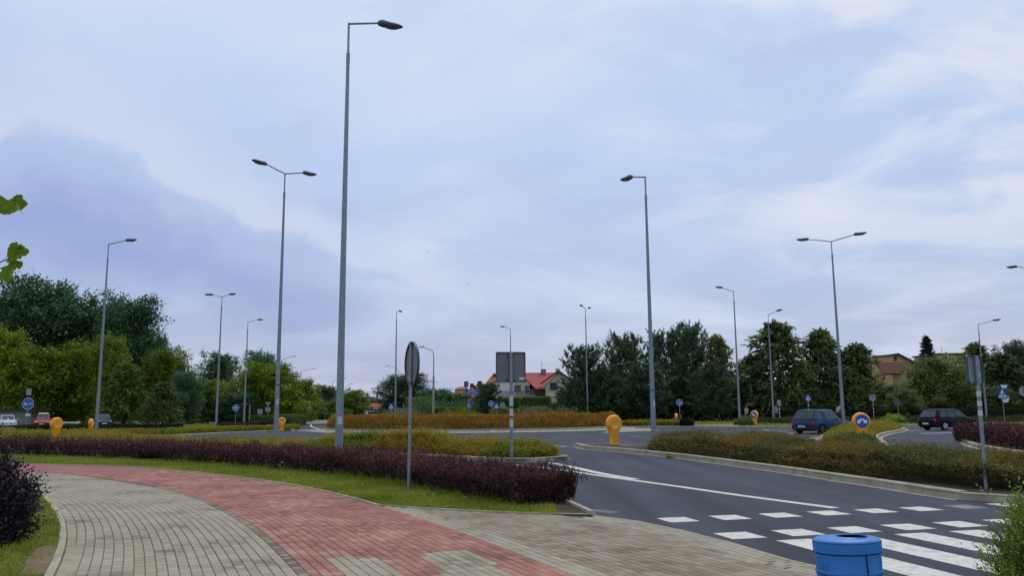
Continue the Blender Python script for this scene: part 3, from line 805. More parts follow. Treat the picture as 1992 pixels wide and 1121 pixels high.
# soldier course between the grey and the red band
Lc = RP+RN*bw*.5
sc = np.concatenate([[0], np.cumsum(np.hypot(*np.diff(Lc, axis=0).T))])
for s in np.arange(0, sc[-1]-.1, .105):
    x = np.interp(s, sc, Lc[:, 0]); y = np.interp(s, sc, Lc[:, 1]); x2 = np.interp(s+.05, sc, Lc[:, 0]); y2 = np.interp(s+.05, sc, Lc[:, 1])
    if math.hypot(x, y) < 20 and y > 5.5: bricks.append((x, y, math.atan2(y2-y, x2-x), .105-gap, bw-gap, 'paver_dark'))
gl_ = resample(og, .205); gn = -normals2(gl_)
for i in range(len(gl_)-1):
    p = (gl_[i]+gl_[i+1])/2+gn[i]*.062
    if 5.5 < p[1] < 20 and p[0] > -12: bricks.append((p[0], p[1], math.atan2(*(gl_[i+1]-gl_[i])[::-1]), bl-gap*.6, bw-gap, 'paver_grey'))
# pale border laid parallel to the carriageway edge
er_l = resample(edge_road, .205); en = normals2(er_l)
for j in range(5):
    for i in range(len(er_l)-1):
        p = er_l[i]*.5+er_l[i+1]*.5+en[i]*(.05+j*.1075+.03); 
        if j % 2: p = p+(er_l[i+1]-er_l[i])*.5
        if p[1] > 5.5: bricks.append((p[0], p[1], math.atan2(*(er_l[i+1]-er_l[i])[::-1]), bl-gap*.6, bw-gap, 'paver_grey'))
# order by nearness within the picture; the 300 that show largest are single objects
def px_of(x, y, z=.03):
    q = np.array([x, y, z-EYE]); w = q@FW
    return 996+FPX*(q@RT)/w, 560.5-FPX*(q@UP)/w
vis = []
for b_ in bricks:
    u, v = px_of(b_[0], b_[1]); vis.append(b_[1] if (-20 < u < 2010 and v < 1135) else 99)
order = np.argsort(vis); single = set(order[:300].tolist())
BM = {}
def brick_mesh(l, w, mat):
    k = (round(l, 3), round(w, 3), mat)
    if k not in BM:
        mb = MB(); a = .004
        mb.rings([[(-l/2, -w/2, -.03), (l/2, -w/2, -.03), (l/2, w/2, -.03), (-l/2, w/2, -.03)], [(-l/2, -w/2, -a), (l/2, -w/2, -a), (l/2, w/2, -a), (-l/2, w/2, -a)], [(-l/2+a, -w/2+a, 0), (l/2-a, -w/2+a, 0), (l/2-a, w/2-a, 0), (-l/2+a, w/2-a, 0)]], mat)
        BM[k] = mb.mesh('paver')
    return BM[k]
SX = {m: [] for m in ('paver_grey', 'paver_red', 'paver_dark', 'paver_brown')}
for i, (x, y, a, l, w, mt) in enumerate(bricks):
    zz_ = .030+random.uniform(-.0014, .0014)
    if i in single:
        o = bpy.data.objects.new('paver', brick_mesh(l, w, mt)); link(o, pavement)
        o.location = (x, y, zz_); o.rotation_euler = (random.uniform(-.004, .004), random.uniform(-.004, .004), a+random.uniform(-.006, .006))
    else:
        SX[mt].append((x, y, a+random.uniform(-.006, .006), l, w, zz_))
for mt, lst in SX.items():
    A = np.array(lst)
    if not len(A): continue
    c, s = np.cos(A[:, 2]), np.sin(A[:, 2])
    def cor(sx, sy, z, ins=0.0):
        lx = sx*(A[:, 3]/2-ins); ly = sy*(A[:, 4]/2-ins)
        return np.stack([A[:, 0]+c*lx-s*ly, A[:, 1]+s*lx+c*ly, A[:, 5]+z], 1)
    q4 = [(-1, -1), (1, -1), (1, 1), (-1, 1)]
    T = [cor(*q, 0, .004) for q in q4]; B = [cor(*q, -.006) for q in q4]
    Q = [np.stack(T, 1)]+[np.stack([B[k], B[(k+1) % 4], T[(k+1) % 4], T[k]], 1) for k in range(4)]
    tt = RNG.random(len(A))
    quads('paver', np.concatenate(Q), mt, np.tile(tt, 5), pavement)['kind'] = 'stuff'
# far end of the path, too far to tell the bricks apart
far = [i for i in range(len(RP)) if math.hypot(*RP[i]) > 24.5 and RP[i][0] < -8]
kf = max(far)+1
GI = resample(og, .205)
def band(a, b): return [tuple(RP[i]+RN[i]*a) for i in range(0, kf)]+[tuple(RP[i]+RN[i]*b) for i in range(kf-1, -1, -1)]
sheet('path', band(-3.8, 0), .030, 'path_far'); sheet('path', band(0, red_w), .030, 'path_far_red')
# edging stones
def edging(line, name='path_edging', w=.06, z=.045, n=60):
    P = resample(line, 1.0); root = None
    mbb = MB(); Nn = normals2(P)
    for i in range(len(P)-1):
        a, b = P[i], P[i+1]
        mbb.add([(*a, .012), (*b, .012), (*(b+Nn[i+1]*w), .012), (*(a+Nn[i]*w), .012)], [(0, 1, 2, 3)], 'concrete')
    root = tag(mbb.build(name), kind='structure')
    for i in range(len(P)-1):
        a, b = P[i], P[i+1]; d = (b-a)/np.linalg.norm(b-a)*.004; a = a+d; b = b-d
        MB().rings([[(*a, z0_), (*b, z0_), (*(b+Nn[i+1]*w), z0_), (*(a+Nn[i]*w), z0_)] for z0_ in (.0, z)], 'concrete').build('edging_stone', root)
edging([q for q in oo[:k0] if q[0] > -17]+lawn_c, z=.048)
edging([q for q in og if q[1] > 5.5 and q[0] > -15], z=.05, w=.08)

# ---- lawns ----------------------------------------------------------
HED = [(.58, 14.3), (-.55, 15.95), (-1.9, 18.25), (-3.45, 20.8), (-5.95, 23.4), (-9.05, 26.2), (-12.5, 29.0), (-18.5, 32.6), (-27, 36.6), (-38, 41), (-50, 44)]
hp = np.array(HED); hn = normals2(hp)
kerb_near = [lawn_c[-1], G(1101, 979, 0)]+[tuple(q) for q in (hp+hn*.95)[1:]]
lawn = oo[:k0]+lawn_c+[(p[0]-.02, p[1]) for p in kerb_near[1:]]+[(-50, 30)]
sheet('lawn', lawn, .040, 'lawn')
lawn2 = [(-24, 22), (-24, 5), (-3.6, 5)]+[(q[0]-.05, q[1]) for q in og[::-1] if q[1] > 5 and q[0] > -24]
sheet('lawn', lawn2, .040, 'lawn')
kerb(kerb_near, .12, .10, -1, 'kerb', stones=40, gutter=.0)
def grass(name, poly, n, hgt, mat='grass', z=.04, w=.0028, rng=RNG, viewfall=True, mind=0, clump=True, lean=.5, hole=None):
    X = pick(poly, n, rng, viewfall)
    if hole: X = X[~(inside(hole, X[:, 0], X[:, 1]) & (rng.random(len(X)) < .93))]
    d = np.hypot(*X.T)
    if clump: 
        keep = rng.random(len(X)) < .35+.9*vnoise(X[:, 0], X[:, 1], .35, 9); X = X[keep]; d = d[keep]
    n = len(X); hh = hgt*(.45+.8*rng.random(n))*(.6+.8*vnoise(X[:, 0], X[:, 1], .8, 4))
    D = unit(np.concatenate([rng.normal(size=(n, 2))*lean, np.ones((n, 1))], 1))
    B = np.concatenate([X, np.full((n, 1), z-.005)], 1)
    Wd = unit(np.cross(D, unit(rng.normal(size=(n, 3)))))*(w+.00032*d)[:, None]
    tip = B+D*hh[:, None]; mid = B+D*(hh*.5)[:, None]+Wd*.8
    Q = np.stack([B-Wd, B+Wd, mid, tip], 1)
    return tag(quads(name, Q, mat, np.clip(rng.random(n)*.7+.4*vnoise(X[:, 0], X[:, 1], .5, 8), 0, 1)), kind='stuff')
near_lawn = [q for q in oo[:k0] if q[0] > -24]+lawn_c[:3]+[G(1085, 1001, .04)]+[tuple(q) for q in (hp+hn*.1)[:8]]
grass('grass', near_lawn, 105000, .075)
nl2 = [q for q in lawn2 if q[1] < 23 and q[0] > -13]+[(-13, 20), (-13, 6)]
nl2 = [(-13, 6), (-4.6, 7)]+[(q[0]-.08, q[1]) for q in og[::-1] if q[1] > 7 and q[0] > -12.5]+[(-13, 20)]
EARTH = [G(a, b, .04) for a, b in ((40, 1121), (52, 1088), (72, 1068), (96, 1062), (115, 1068), (112, 1090), (101, 1108), (94, 1121))]
grass('grass', nl2, 52000, .075, hole=EARTH)
sheet('bare_earth', EARTH, .046, 'dry_dirt')
sheet('bare_earth', GP([(1075, 1001), (1155, 1004), (1104, 982), (1080, 975)], .04), .047, 'soil')
# tiny daisies in the lawn
mb = MB()
for (a, b) in ((823, 963), (840, 963), (902, 968), (300, 903), (560, 931), (705, 944)):
    x, y = G(a, b, .09)
    for k in range(2): mb.tube([(x+k*.02, y, .092), (x+k*.02+.004, y, .10)], [.008, .012], 6, 'white')
tag(mb.build('daisies'), kind='stuff')

# ---- drain by the kerb end ------------------------------------------
dg = tag(MB().box((0, 0, 0), (.55, .26, .006), 'wall_grey').build('gutter_grating'), 'dark iron gutter grating between the hedge corner and the road', 'grating')
gx, gy = G(1172, 995, .01); dg.location = (gx, gy, .003); dg.rotation_euler = (0, 0, R(-50))
for k in range(9): MB().box((-.24+k*.06, 0, .005), (.026, .24, .006), 'sign_back').build('grating_bar', dg)

# ---- road markings (zebra and cycle crossing) -----------------------
e1 = np.array([.836, .216]); e2 = np.array([.26, -.965]); A0 = np.array(G(1276.6, 1009.5)); B0 = np.array(G(1386.5, 1039))
lines = tag(MB().add([(0, 0, -.01)]*3, [(0, 1, 2)], 'road_paint').build('road_marking'), kind='structure')
def mark(p, a, b, mat='road_paint', name='painted_block'):
    a = np.array(a); b = np.array(b); q = [p, p+a, p+a+b, p+b]
    return MB().add([(*v, .004) for v in q], [(0, 1, 2, 3)], mat).build(name, lines)
for i in range(8):
    mark(A0+e1*i, e1*.54, e2*.50, 'road_paint_worn' if i == 6 else 'road_paint')
    mark(B0+e1*i, e1*.56, e2*.53)
Z0 = np.array(G(1511.8, 1052.9))
for i in range(7): mark(Z0+e1*i*1.0+e1*(-.02), e1*.56, e2*4.2, name='painted_bar')
def strip(pts, w, mat='road_paint', z=.004, name='painted_line', dash=None, parent=None):
    P = resample(pts, dash[0] if dash else .5); Nn = normals2(P); mb = MB()
    if dash:
        for i in range(len(P)-1):
            t = (P[i+1]-P[i])*dash[1]; n_ = Nn[i]*w/2
            mb.add([(*(P[i]-n_), z), (*(P[i]-n_+t), z), (*(P[i]+n_+t), z), (*(P[i]+n_), z)], [(0, 1, 2, 3)], mat)
    else:
        for i in range(len(P)-1):
            mb.add([(*(P[i]-Nn[i]*w/2), z), (*(P[i+1]-Nn[i+1]*w/2), z), (*(P[i+1]+Nn[i+1]*w/2), z), (*(P[i]+Nn[i]*w/2), z)], [(0, 1, 2, 3)], mat)
    return mb.build(name, lines)
la = GP([(1240, 936.5), (1310, 946), (1429, 963.5), (1530, 977), (1626, 989.5)])
strip(chaikin(GP([(1000, 905), (1080, 913), (1160, 925.5)])+la, 2), .20)
strip(chaikin(GP([(1068, 901), (1110, 909), (1170, 923), (1236, 934)]), 2), .26, z=.008)
strip(GP([(1028, 868), (1066, 867.5), (1100, 869.5)]), .22)
strip(chaikin([(a, b) for a, b in GP([(1597, 866), (1640, 876), (1700, 882), (1780, 888), (1900, 893), (2000, 896)])], 2), .14)
mark(np.array(G(1690, 868)), np.array(G(1712, 867))-np.array(G(1690, 868)), np.array(G(1712, 881))-np.array(G(1690, 868)))
strip(GP([(1712, 868), (1722, 876), (1740, 881)]), .35, z=.008)
for q in (((1783, 874), (1812, 877.5)), ((1812, 873), (1838, 877)), ((1800, 879.5), (1830, 881)), ((1790, 886), (1880, 889))):
    strip(GP(q), .28 if q[0][1] < 880 else .12)
for q in (((1560, 857.5), (1574, 858)), ((1567, 853.5), (1587, 854.5)), ((1577, 851), (1590, 852)), ((1540, 861), (1556, 862)), ((1530, 843), (1543, 844)), ((1500, 838), (1530, 839)), ((1485, 836.5), (1497, 838)), ((1735, 839), (1800, 838)), ((1790, 844), (1900, 841)), ((1810, 838), (1850, 837.5))):
    strip(GP(q), .34)
strip(chaikin(GP([(576, 824), (567, 829), (565, 834), (572, 839)]), 2), .12)
strip(chaikin(GP([(613, 824), (605, 827), (604, 830), (612, 833), (624, 836)]), 2), .22)
strip(GP([(690, 803), (735, 803)]), .3, dash=(9, .5))

# ---- central island ---------------------------------------------------
CI = (-3.5, 74.6)
def ring_pts(r, n=96): return [(CI[0]+r*math.cos(2*math.pi*k/n), CI[1]+r*math.sin(2*math.pi*k/n)) for k in range(n)]
mb = MB()
for (ra, za, rb, zb, mt) in ((14.4, .012, 14.3, .05, 'concrete'), (14.3, .05, 13.25, .12, 'cobble'), (13.25, .12, 13.23, .25, 'concrete'), (13.23, .25, 12.9, .25, 'concrete')):
    A_, B_ = ring_pts(ra), ring_pts(rb); n = len(A_)
    mb.add([(*p, za) for p in A_]+[(*p, zb) for p in B_], [(k, (k+1) % n, n+(k+1) % n, n+k) for k in range(n)], mt)
tag(mb.build('roundabout_kerb', smooth=30), kind='structure')
sheet('island_soil', ring_pts(12.92), .24, 'soil')
sheet('apron_tail', GP([(1170, 843), (1282, 838.5), (1262, 834), (1205, 833)]), .010, 'cobble')
sheet('apron_tail', GP([(575, 838.5), (640, 843.5), (660, 840), (640, 835)]), .010, 'cobble')

# ---- splitter islands ----------------------------------------------------
def island(name, poly, soil='soil', h=.12, w=.15, stones=0, gut=0.0, smooth_it=1, z=None):
    poly = chaikin(poly, smooth_it, True) if smooth_it else poly
    if area(poly) < 0: poly = poly[::-1]                    # counter-clockwise: inside is to the left
    sheet(name, poly, h-.02, soil)
    kerb(poly+[poly[0]], w, h, -1, 'kerb', stones=stones, gutter=gut)
    return poly
# island 1: long green and orange junipers between the near lane and the roundabout
isl1 = [G(1058, 898), G(1022, 901), G(957, 899), G(840, 892), G(763, 889.5), (-10, 33.4), (-17.5, 38.2), (-23.5, 43.8), (-29.5, 50.2), (-50, 57), (-90, 58),
        (-90, 66), (-55, 62.5), (-32, 58.5), (-24, 52.5), (-18, 43.2), (-15.2, 40.6), (-12.5, 40.8), (-8.5, 38.8), (-5, 35.8), (-1.2, 31.8), (1.2, 29.3), (2.1, 27.4)]
isl1 = island('traffic_island', isl1, h=.13, gut=.12)
# island 3: brown junipers on the right; its front kerb stones are told apart
front3 = GP([(1118, 869.5), (1140, 875.5), (1185, 879), (1240, 884), (1323, 893), (1429, 907.5), (1520, 920), (1617, 935), (1710, 949), (1806, 965), (1867, 974), (1957, 980)])
back3 = GP([(1186, 863)], .16)+GP([(1240, 851), (1290, 849.5), (1400, 851.5), (1500, 857), (1600, 863.5), (1700, 872), (1800, 881.5), (1992, 895), (2120, 908)], .50)
isl3 = front3+[(10.2, 12.6), (12.4, 11.2)]+back3[::-1]+GP([(1136, 863.5)], .16)
if area(isl3) < 0: isl3 = isl3[::-1]
sheet('traffic_island', isl3, .12, 'soil')
kerb([front3[0]]+front3[1:-1], .16, .16, -1, 'kerb', stones=60, gutter=.14)
kerb([front3[-2], front3[-1], (10.2, 12.6), (12.4, 11.2)], .15, .135, -1, 'kerb', stones=8)
kerb([front3[0], *GP([(1136, 863.5)], .16), *back3], .15, .15, 1, 'kerb')
# island 4 with the two-arrow bollard
isl4p = GP([(1588, 861), (1600, 867.5), (1628, 871.5), (1680, 873), (1716, 871), (1723, 865), (1706, 853), (1727, 845.5), (1758, 840), (1764, 834), (1700, 834), (1640, 838), (1600, 849)])
isl4p = island('traffic_island', isl4p, stones=40, gut=.18, h=.15, w=.18)
# island 5 with the purple hedge at the right edge
isl5p = GP([(1870, 859), (1885, 868.5), (1920, 877), (1992, 888), (2120, 905), (2150, 850), (2060, 838), (1960, 838), (1905, 846)])
isl5p = island('traffic_island', isl5p, stones=30, gut=.18, h=.15, w=.18)

# ---- far verges ------------------------------------------------------------
fv = GP([(1180, 833.5), (1278, 832.5), (1345, 832.5), (1420, 833), (1540, 833), (1660, 831.5), (1755, 831)])+[(48, 76), (75, 82), (105, 88)]
farv = fv+[(160, 95), (160, 400), (-20, 400), (-30, 260), (-14, 150), (-6, 105)]
sheet('verge', farv, .10, 'lawn')
kerb(fv, .15, .14, -1 if area(farv) > 0 else 1, 'kerb')
lv = [(-100, 56), (-60, 58), (-36, 57), G(330, 850), G(420, 845.5), G(530, 841), G(556, 839), G(560, 834), G(574, 826), G(580, 821), G(613, 817), G(654, 815), G(672, 811), (-72, 235), (-120, 420)]
leftv = lv+[(-300, 420), (-300, 60), (-100, 60)]
sheet('verge', leftv, .10, 'lawn')
kerb(lv[:-2], .15, .13, -1 if area(leftv) > 0 else 1, 'kerb')
sheet('footpath', GP([(1346, 830.3), (1440, 830.6), (1428, 824), (1300, 821.5), (1352, 826)], .1), .106, 'path_far')
sheet('footpath', GP([(1352, 830.2), (1400, 830.3), (1392, 828.6), (1350, 828.6)], .1), .111, 'path_far_red')
sheet('footpath', GP([(432, 830), (500, 829), (500, 822), (470, 823)], .1), .106, 'path_far')
sheet('footpath', GP([(577, 820), (602, 818), (596, 811), (577, 813)], .1), .106, 'path_far')
sheet('parking_lot', [(-100, 94), (-22, 104), (-22, 150), (-100, 150)], .107, 'path_far')
sheet('median', GP([(715, 809), (742, 802), (752, 802), (738, 809)]), .05, 'lawn')
# ================================================================== PLANTING
# purple barberry hedge along the lawn
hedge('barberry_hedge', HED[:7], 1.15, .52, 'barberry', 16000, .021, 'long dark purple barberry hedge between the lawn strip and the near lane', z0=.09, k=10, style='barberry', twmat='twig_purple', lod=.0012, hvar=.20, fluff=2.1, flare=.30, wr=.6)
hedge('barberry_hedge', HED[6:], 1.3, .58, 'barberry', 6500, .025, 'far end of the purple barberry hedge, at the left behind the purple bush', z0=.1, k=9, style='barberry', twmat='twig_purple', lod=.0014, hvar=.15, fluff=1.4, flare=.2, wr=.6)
def inset(poly, d):
    P = np.array(poly); c = P.mean(0)
    nx = np.roll(P, -1, 0)-np.roll(P, 1, 0); nx /= np.linalg.norm(nx, axis=1)[:, None]; nn_ = np.stack([-nx[:, 1], nx[:, 0]], 1)
    if area(poly) < 0: nn_ = -nn_
    return [tuple(q) for q in P+nn_*d]
i1 = [q for q in inset(isl1, .38)]
jl = bed('juniper_bed', [q for q in i1 if -45 < q[0] < -6.5], 20000, .33, 'juniper', .045, 6, z0=.12, edge=.7, hvar=.55, ns=2.1, lod=.0016, seed=14, label='low yellow-green juniper bed at the left end of the long island, round the nearest left bollard', cat='juniper bed')
bed('juniper_bed', [q for q in i1 if q[0] > -8.6], 22000, .56, 'juniper', .05, 7, z0=.12, edge=.55, hvar=.6, ns=1.7, lod=.0018, seed=13, slen=1.25, label='green and orange juniper bed on the long island behind the barberry hedge', cat='juniper bed')
i3 = [q for q in inset(isl3, .35) if q[0] > 4.9]
bed('juniper_bed', i3, 32000, .50, 'bed_brown', .042, 8, z0=.12, edge=.25, hvar=.45, keep=lambda X: dist_edge([*front3, *front3[::-1]], X[:, 0], X[:, 1]) > .40+.45*np.clip((18-X[:, 1])/2.5, 0, 1), ns=1.2, lod=.0018, seed=23, slen=1.25, label='brown-green juniper bed filling the kerbed island on the right', cat='juniper bed')
i4 = inset(isl4p, .3)
bed('juniper_bed', [q for q in i4 if q[1] > 37.3], 5200, .5, 'juniper', .05, 7, z0=.12, edge=.6, hvar=.3, ns=1.6, lod=.0012, seed=33, label='yellow-green juniper bed on the small island with the two-arrow bollard', cat='juniper bed')
liy = GP([(1600, 862), (1650, 868), (1712, 867), (1718, 862), (1702, 856), (1640, 853)], .3)
bed('daylily_clump', liy, 520, .38, 'lily', .26, 7, z0=.1, edge=.3, style='lily', hvar=.3, wr=.13, lod=.0008, label='dark green strap-leaved daylilies round the foot of the two-arrow bollard', cat='flower bed', kind='stuff')
# central bed
cb = ring_pts(12.65, 48)
near_half = [q for q in cb]
bed('shrub_bed', near_half, 26000, .92, 'bed_orange', .06, 6, z0=.24, edge=1.6, hvar=.26, ns=2.4, lod=.0011, seed=43, viewfall=True, slen=.8, wr=.4, label='orange and rust clipped shrub bed filling the central island', cat='shrub bed')
# its front face
rng = RNG
n = 9000; a = -math.pi/2+(rng.random(n)-.5)*3.3; u = rng.random(n); rr = 12.8-.5*u**2+rng.normal(size=n)*.06+(vnoise(a*13, u*2, .5, 77)-.5)*.5
Bp = np.stack([CI[0]+rr*np.cos(a), CI[1]+rr*np.sin(a), .24+u*.95], 1); Dp = np.stack([np.cos(a)*.7, np.sin(a)*.7, .2+u], 1)+rng.normal(size=(n, 3))*.5
Q, t = shoots(Bp, Dp, .3, 6, .13, .45, rng, .8, 0, .5)
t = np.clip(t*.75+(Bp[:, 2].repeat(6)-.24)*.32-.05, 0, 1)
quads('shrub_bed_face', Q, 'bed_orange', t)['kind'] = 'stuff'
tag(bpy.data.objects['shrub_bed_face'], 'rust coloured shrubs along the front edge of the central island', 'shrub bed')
# tall feather grasses and a yellow mound in the island
def tussocks(name, pts, mat, hgt, nbl, label, w=.02, lean=.35, cat='ornamental grass', group=None, feather=False):
    me = None; res = []
    for i, (x, y, z, s) in enumerate(pts):
        if me is None:
            r_ = np.random.default_rng(5); D = unit(np.concatenate([r_.normal(size=(nbl, 2))*lean, np.ones((nbl, 1))], 1)); B = np.concatenate([r_.normal(size=(nbl, 2))*.12, np.zeros((nbl, 1))], 1)
            hh = hgt*(.6+.5*r_.random(nbl)); Wd = unit(np.cross(D, unit(r_.normal(size=(nbl, 3)))))*w
            Q = np.stack([B-Wd, B+Wd, B+D*(hh*.6)[:, None]+Wd*.7, B+D*hh[:, None]], 1)
            if feather:
                m = r_.random(nbl) < .35; e = (B+D*hh[:, None])[m]; F_ = kites(e, D[m]+r_.normal(size=(m.sum(), 3))*.1, .34, .3, r_, .2); Q = np.concatenate([Q, F_])
            me = quads(name, Q, mat, None, 'mesh')
        o = bpy.data.objects.new(name, me); link(o); o.location = (x, y, z); o.scale = (s, s, s*random.uniform(.85, 1.15)); o.rotation_euler = (0, 0, random.random()*6.3)
        tag(o, label, cat, group); res.append(o)
    return res
# grasses stand in one drift, uncountable: joined
def drift(name, spots, mat, hgt, nbl, label, w=.02, lean=.3, feather=True, cat='ornamental grass'):
    Qs = []; r_ = np.random.default_rng(8)
    for (x, y, z, s) in spots:
        D = unit(np.concatenate([r_.normal(size=(nbl, 2))*lean, np.ones((nbl, 1))], 1)); B = np.concatenate([r_.normal(size=(nbl, 2))*.16+np.array([x, y]), np.full((nbl, 1), z)], 1)
        hh = hgt*s*(.6+.5*r_.random(nbl)); Wd = unit(np.cross(D, unit(r_.normal(size=(nbl, 3)))))*w
        Qs.append(np.stack([B-Wd, B+Wd, B+D*(hh*.6)[:, None]+Wd*.7, B+D*hh[:, None]], 1))
        if feather:
            m = r_.random(nbl) < .3; e = (B+D*hh[:, None])[m]; Qs.append(kites(e, D[m]+r_.normal(size=(m.sum(), 3))*.12, .36, .28, r_, .2))
    return tag(quads(name, np.concatenate(Qs), mat), label, cat, None, 'stuff')
sp = []
for _ in range(70):
    px = random.uniform(770, 885) if random.random() < .5 else random.uniform(1010, 1150)
    d = random.uniform(80, 90); x, y = at(px, d); 
    if math.dist((x, y), CI) < 12: sp.append((x, y, .25, random.uniform(.75, 1.15)))
for _ in range(45):
    px = random.uniform(1000, 1120); d = random.uniform(79, 87); x, y = at(px, d)
    if math.dist((x, y), CI) < 12.2: sp.append((x, y, .25, random.uniform(.8, 1.2)))
drift('feather_grass', sp, 'drygrass', 1.35, 45, 'tall pale feather grasses in the back half of the central island')
sp = [(*at(random.uniform(752, 800), random.uniform(98, 106)), .1, random.uniform(.8, 1.3)) for _ in range(46)]
drift('feather_grass', sp, 'drygrass', 1.35, 45, 'pale dry grasses beyond the central island beside the crossing sign')
mx_, my_ = at(905, 77)
bed('mound_shrub', [(mx_+1.5*math.cos(k/12*6.28), my_+1.2*math.sin(k/12*6.28)) for k in range(12)], 1600, 1.35, 'juniper', .06, 7, z0=.25, edge=1.0, hvar=.12, style='upright', wr=.25, label='rounded yellow-green mound shrub rising from the central island bed', cat='shrub', kind=None)
# island 2: yellow-green low hedge, dark clipped hedge and a purple strip
hedge('low_hedge', [(-36, 58.6), (-25.5, 58.9), G(425, 843.5), G(535, 839.6), G(565, 837.8)], 1.6, .42, 'juniper', 5000, .03, 'low yellow-brown clipped hedge along the far side of the left lane', k=6, lod=.0016, hvar=.12)
hedge('low_hedge', [G(430, 838), (-22.5, 82), G(520, 835.5)], 1.0, .60, 'barberry', 1500, .03, 'dark purple low strip of shrubs behind the left lane hedge', k=6, lod=.0016, hvar=.2)
hedge('clipped_hedge', [at(45, 76), at(180, 76), at(352, 77.5)], 1.2, .50, 'hedge_dark', 3800, .03, 'dark flat-topped low hedge in front of the parked cars on the left', k=6, lod=.0014, hvar=.06)
hedge('box_hedge', [at(498, 84), at(548, 86), at(577, 99)], 2.2, 1.2, 'hedge_green', 4600, .03, 'bright green clipped hedge behind the round back of the orange bollard on the left', k=6, lod=.0013, hvar=.05)
hedge('box_hedge', [at(592, 158), at(618, 163)], 2.4, .8, 'hedge_green', 900, .05, 'small low green hedge beside the blue bin far up the left road', k=5, lod=.0012, hvar=.04)
hedge('box_hedge', [at(617, 150), at(650, 156)], 3, 1.25, 'hedge_green', 1300, .05, 'clipped green hedge half hidden by the tallest lamp post, far up the left road', k=5, lod=.0012, hvar=.04)
hedge('box_hedge', [at(668, 160), at(682, 190)], 3, 1.9, 'hedge_green', 900, .05, 'green hedge just right of the tallest lamp post, far up the road', k=5, lod=.0012, hvar=.04)
# island 6 on the right
hedge('low_hedge', [at(1150, 77), at(1240, 74.5), at(1331, 73.8)], 1.6, .5, 'juniper', 3600, .03, 'yellow-green low hedge in front of the side-on orange bollard', k=6, lod=.0015, hvar=.1)
hedge('low_hedge', [at(1327, 73.2), at(1344, 73.0)], 1.8, .62, 'hedge_dark', 900, .03, 'dark square end block of the low hedge beside the brick footpath', k=6, lod=.0015, hvar=.06)
hedge('clipped_hedge', [at(1520, 92), at(1700, 92), at(1900, 93), at(2100, 94)], 1.4, 1.25, 'hedge_dark', 8500, .04, 'long dark clipped hedge behind the two cars on the right', k=6, lod=.0012, hvar=.05)
hedge('clipped_hedge', [at(1650, 99), at(1760, 99)], 1.4, 1.75, 'hedge_green', 2200, .05, 'green-topped clipped hedge showing above the dark hedge between the cars', k=6, lod=.0012, hvar=.05)
hedge('clipped_hedge', [at(1880, 99), at(2100, 99)], 1.4, 1.95, 'hedge_green', 3600, .05, 'green-topped clipped hedge behind the crossing sign at the right', k=6, lod=.0012, hvar=.05)
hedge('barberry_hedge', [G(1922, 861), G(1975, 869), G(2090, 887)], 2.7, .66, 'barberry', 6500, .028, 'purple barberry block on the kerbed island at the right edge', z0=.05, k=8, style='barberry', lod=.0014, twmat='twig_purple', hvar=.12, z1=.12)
# the thuja hedge in front of the red-roofed house, and others on the far side
hedge('thuja_hedge', [at(962, 118), at(1068, 116)], 1.6, 3.3, 'thuja', 6500, .06, 'tall clipped thuja hedge in front of the red-roofed house', k=6, lod=.0012, hvar=.05)
hedge('thuja_hedge', [at(1062, 119), at(1110, 119)], 1.4, 2.5, 'thuja', 1800, .06, 'lower thuja hedge to the right of the tall one, by the pines', k=6, lod=.0012, hvar=.08)
hedge('thuja_hedge', [at(852, 112), at(892, 111)], 2.2, 2.0, 'thuja', 2200, .06, 'clipped round-topped hedge left of the roundabout name sign', k=6, lod=.0012, hvar=.08)
# verge grass and low shrubs on the far side
grass('grass', [at(1345, 78), at(2100, 80), at(2100, 91), at(1345, 95)], 16000, .16, z=.10, w=.02, viewfall=False)
grass('grass', [at(20, 78), at(430, 84), at(500, 110), at(10, 98)], 14000, .14, z=.10, w=.02, viewfall=False)
bed('ground_cover', [at(1470, 80.5), at(1760, 80), at(1770, 84), at(1470, 86)], 2200, .45, 'yew', .06, 6, z0=.1, hvar=.5, ns=2.2, label='low yellow-green ground cover on the far verge behind the blue car', cat='ground cover', style='clipped')
bed('ground_cover', [at(1768, 79), at(2060, 81), at(2060, 84), at(1768, 83)], 2200, .4, 'yew', .06, 6, z0=.1, hvar=.5, ns=2.2, label='low ground cover along the far kerb behind the black car', cat='ground cover', style='clipped')
for px, w_, d, hh, lb in ((1448, 2.0, 76.0, .75, 'low variegated shrub at the foot of the one-arrow bollard'), (1735, 2.4, 80.5, .8, 'low grey-green shrub on the far verge between the two cars')):
    x, y = at(px, d)
    bed('small_shrub', [(x+w_/2*math.cos(k/10*6.28), y+.7*math.sin(k/10*6.28)) for k in range(10)], 420, hh, 'shrub_green' if px > 1700 else 'drygrass', .07, 7, z0=.1, edge=.6, hvar=.2, style='clipped', label=lb, cat='shrub', kind=None)
# dark undergrowth behind the right-hand trees
def thicket(name, px0, px1, d, dd, h, n, mat, label):
    P = [at(px0, d), at(px1, d), at(px1, d+dd), at(px0, d+dd)]
    x, y = pick(P, n, RNG, False).T; z = RNG.random(n)*h*(.6+.6*vnoise(x, y, 4, 66))
    D = RNG.normal(size=(n, 3))+np.array([0, -.3, .5]); Q, t = shoots(np.stack([x, y, z+.1], 1), D, .7, 7, .26, .55, RNG, .8)
    return tag(quads(name, Q, mat, t), label, 'thicket', None, 'stuff')
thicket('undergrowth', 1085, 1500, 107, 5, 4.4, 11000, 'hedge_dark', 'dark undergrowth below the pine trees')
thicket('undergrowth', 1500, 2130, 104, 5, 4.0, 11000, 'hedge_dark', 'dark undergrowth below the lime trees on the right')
thicket('undergrowth', -120, 620, 142, 6, 3.6, 9000, 'hedge_dark', 'dark undergrowth behind the car park on the left')
